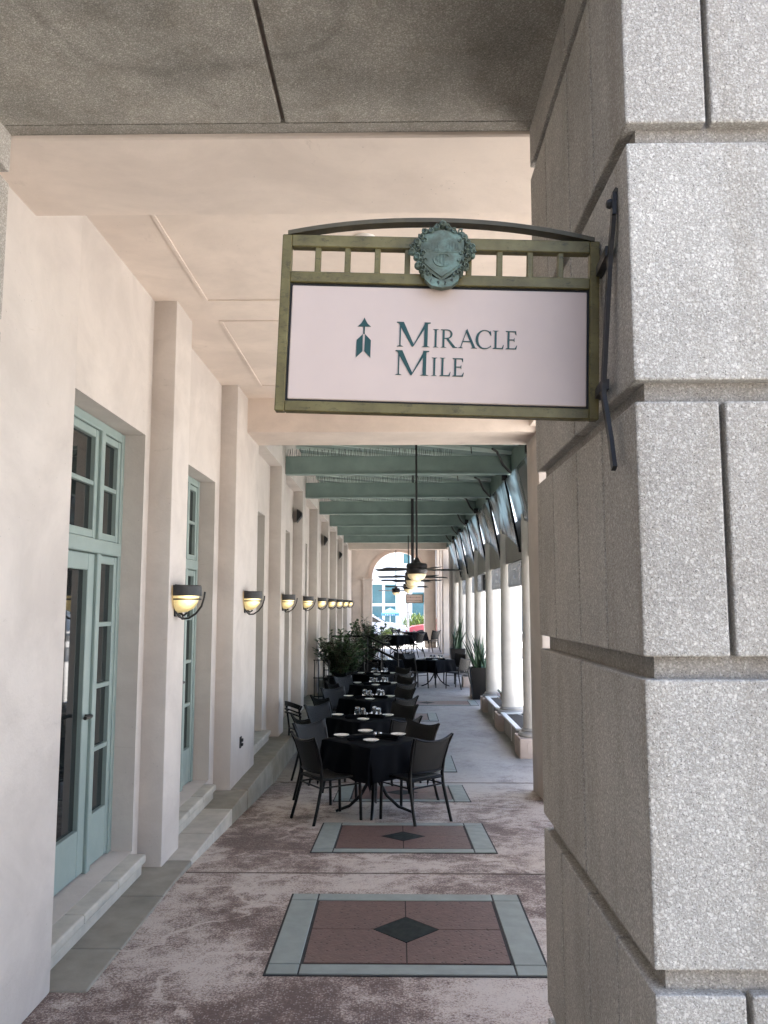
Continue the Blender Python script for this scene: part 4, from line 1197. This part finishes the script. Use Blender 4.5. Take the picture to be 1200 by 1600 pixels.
# ------------------------------------------------------------------ street beyond the arch
m = MB(); m.box(-40, 40, 31.8, 36.5, -.455, .09); kind(m.build("pavement", CONC), "structure")
m = MB(); m.box(-40, 40, 36.5, 47.5, -.455, -.05); kind(m.build("road", ASPH), "structure")
m = MB(); m.box(-40, 40, 47.5, 70, -.455, .08); kind(m.build("pavement", CONC), "structure")
t = thing("street_building", "white street building with large teal windows seen through the far arch", "building", (0, 0, 0))
m = MB(); m.box(-22, 22, 54, 62, 0, 7.5); m.build("facade", WHITEP, t)
def win(x0, x1, z0, z1, nv, nh):
    m = MB(); m.box(x0, x1, 53.95, 54.0, z0, z1); g = m.build("window", FARGLASS, t)
    f = MB(); q = .09
    for k in range(nv + 1):
        x = x0 + (x1 - x0) * k / nv; f.box(x - q, x + q, 53.86, 53.949, z0 - .05, z1 + .05)
    for k in range(nh + 1):
        z = z0 + (z1 - z0) * k / nh; f.box(x0, x1, 53.88, 53.94, z - q, z + q)
    f.build("window_frame", WHITEP, g)
win(-2.6, .0, .3, 3.1, 3, 2); win(.9, 1.9, .3, 2.6, 1, 1); win(-6.2, -3.4, .3, 3.1, 3, 2); win(2.8, 5.4, .3, 3.1, 3, 2); win(.35, .95, 4.3, 5.1, 1, 1); win(-3.0, -2.2, 4.3, 5.1, 1, 1)
# building across the side street (right), outside the aisle
t = thing("side_building", "pale building across the side street, seen as glare between the columns", "building", (0, 0, 0))
m = MB(); m.box(38, 46, -6, 48, -.45, 5.2); m.build("facade", WHITEP, t)
m = MB()
for k in range(9):
    y = -3 + k * 5.5; m.box(37.95, 38.0, y, y + 1.8, .6, 2.6)
m.build("window", FARGLASS, t)["kind"] = "stuff"
# cars
def car(label, x, y, mat, face):
    t = thing("parked_car", label, "car", (x, y, -.05), 0 if face > 0 else math.pi, "cars parked beyond the arch")
    prof = [(-1.95, .30), (-1.98, .55), (-1.85, .76), (-1.35, .82), (-.85, 1.20), (.25, 1.23), (.95, .84), (1.65, .74), (1.93, .58), (1.95, .30)]
    wh = [(-1.2, .30), (1.22, .30)]
    low = []
    for cx, cz in wh[::-1]:
        low += [(cx + .34, .25)] + [(cx + .34 * math.cos(R(a)), .25 + .34 * math.sin(R(a))) for a in range(20, 161, 20)] + [(cx - .34, .25)]
    m = MB(); pts = prof + low
    m.prism(pts, 'y', -.74, .74); b = m.build("body", mat, t)
    m = MB()
    for s in (-1, 1):
        m.prism([(-1.15, .86), (-.80, 1.15), (-.32, 1.17), (-.32, .86)], 'y', s * .741, s * .746); m.prism([(-.26, .86), (-.26, 1.17), (.2, 1.17), (.72, .86)], 'y', s * .741, s * .746)
    m.build("side_window", GLASS, t)
    m = MB(); m.prism([(.30, 1.205), (.92, .862), (.935, .868), (.315, 1.215)], 'y', -.64, .64); m.build("windscreen", GLASS, t)
    for cx, cz in wh:
        for s in (-1, 1):
            m = MB(); m.lathe([(.19, -.08), (.28, -.085), (.295, -.06), (.295, .06), (.28, .085), (.19, .08)], 24)
            for v in m.bm.verts: v.co = Vector((cx + v.co.x, s * .68 + v.co.z, .295 + v.co.y))
            w_ = m.build("wheel", RUBBER, t, 40)
            m = MB(); m.lathe([(0, .06), (.06, .075), (.19, .07), (.19, -.07), (0, -.06)], 24)
            for v in m.bm.verts: v.co = Vector((cx + v.co.x, s * (.68 + v.co.z), .295 + v.co.y))
            m.build("rim", CHROME, w_, 40)
    for s in (-1, 1):
        m = MB(); m.box(1.80, 1.955, s * .6 - .1, s * .6 + .1, .56, .66, .02); m.build("headlight", CHROME, t)
        m = MB(); m.box(-1.99, -1.9, s * .6 - .1, s * .6 + .1, .58, .7, .02); m.build("taillight", CARRED, t)
car("white car parked on the street at the left of the arch opening", -1.5, 43.6, CARWHITE, 1)
car("red car parked on the street at the right of the arch opening", 2.35, 39.6, CARRED, -1)
t = thing("street_umbrella", "blue cafe umbrella with white marks on its rim beyond the arch", "umbrella", (-.40, 49.0, .08))
m = MB(); m.lathe([(.03, 1.42), (.30, 1.30), (.52, 1.12), (.53, .98)], 8); m.build("canopy", BLUECANVAS, t)
m = MB(); m.tube([(0, 0, 0), (0, 0, 1.45)], .022, 8); m.build("pole", WHITEP, t)
m = MB()
for k in range(6):
    m.box(-.28 + k * .10, -.24 + k * .10, -.522, -.500, 1.01, 1.07)
m.build("rim_marks", WHITEP, t)
m = MB(); m.tube([(0, 0, 0), (0, 0, 2.2)], .055, 10); m.lathe([(.1, 0), (.1, .06), (.06, .08)], 12)
o = m.build("street_post", GREYMETAL, None, 40); o.location = (.46, 34.5, .09); tag(o, "slim grey post standing on the pavement just beyond the arch", "post")
def shrub(label, x, y, z, w, h_, n, seed, mat):
    rn = random.Random(seed); t = thing("planted_shrub", label, "shrub", (x, y, z)); m = MB()
    for k in range(n):
        a = rn.random() * 6.28; r = w * math.sqrt(rn.random()); top = h_ * (1 - .35 * (r / w) ** 2) * rn.uniform(.75, 1.15)
        p = Vector((math.cos(a) * r, math.sin(a) * r * .6, top * rn.uniform(.1, .75)))
        leaf(m, p, Vector((rn.uniform(-.5, .5), rn.uniform(-.5, .5), 1)), h_ * rn.uniform(.2, .4), .05)
    m.build("foliage", mat, t)
    s_ = MB(); s_.tube([(0, 0, 0), (0, 0, h_ * .6)], .03, 6); s_.build("stem", BARK, t)
shrub("spiky green shrub in the box planter just beyond the arch", -.22, 33.0, .42, .42, .38, 420, 3, leaf_mat("green_hedge_leaf", (.035, .075, .015), (.09, .14, .03)))
t = thing("box_planter", "low dark box planter under the spiky green shrub beyond the arch", "planter", (-.22, 33.0, .09))
m = MB(); m.box(-.48, .48, -.25, .25, 0, .36, .01); m.build("box", CHAIRM, t); m = MB(); m.box(-.46, .46, -.23, .23, .361, .365); m.build("soil", SOIL, t)
shrub("sunlit yellow green shrub behind the grey post across the street", 1.2, 48.0, .08, .85, 1.25, 520, 8, FARLEAF)
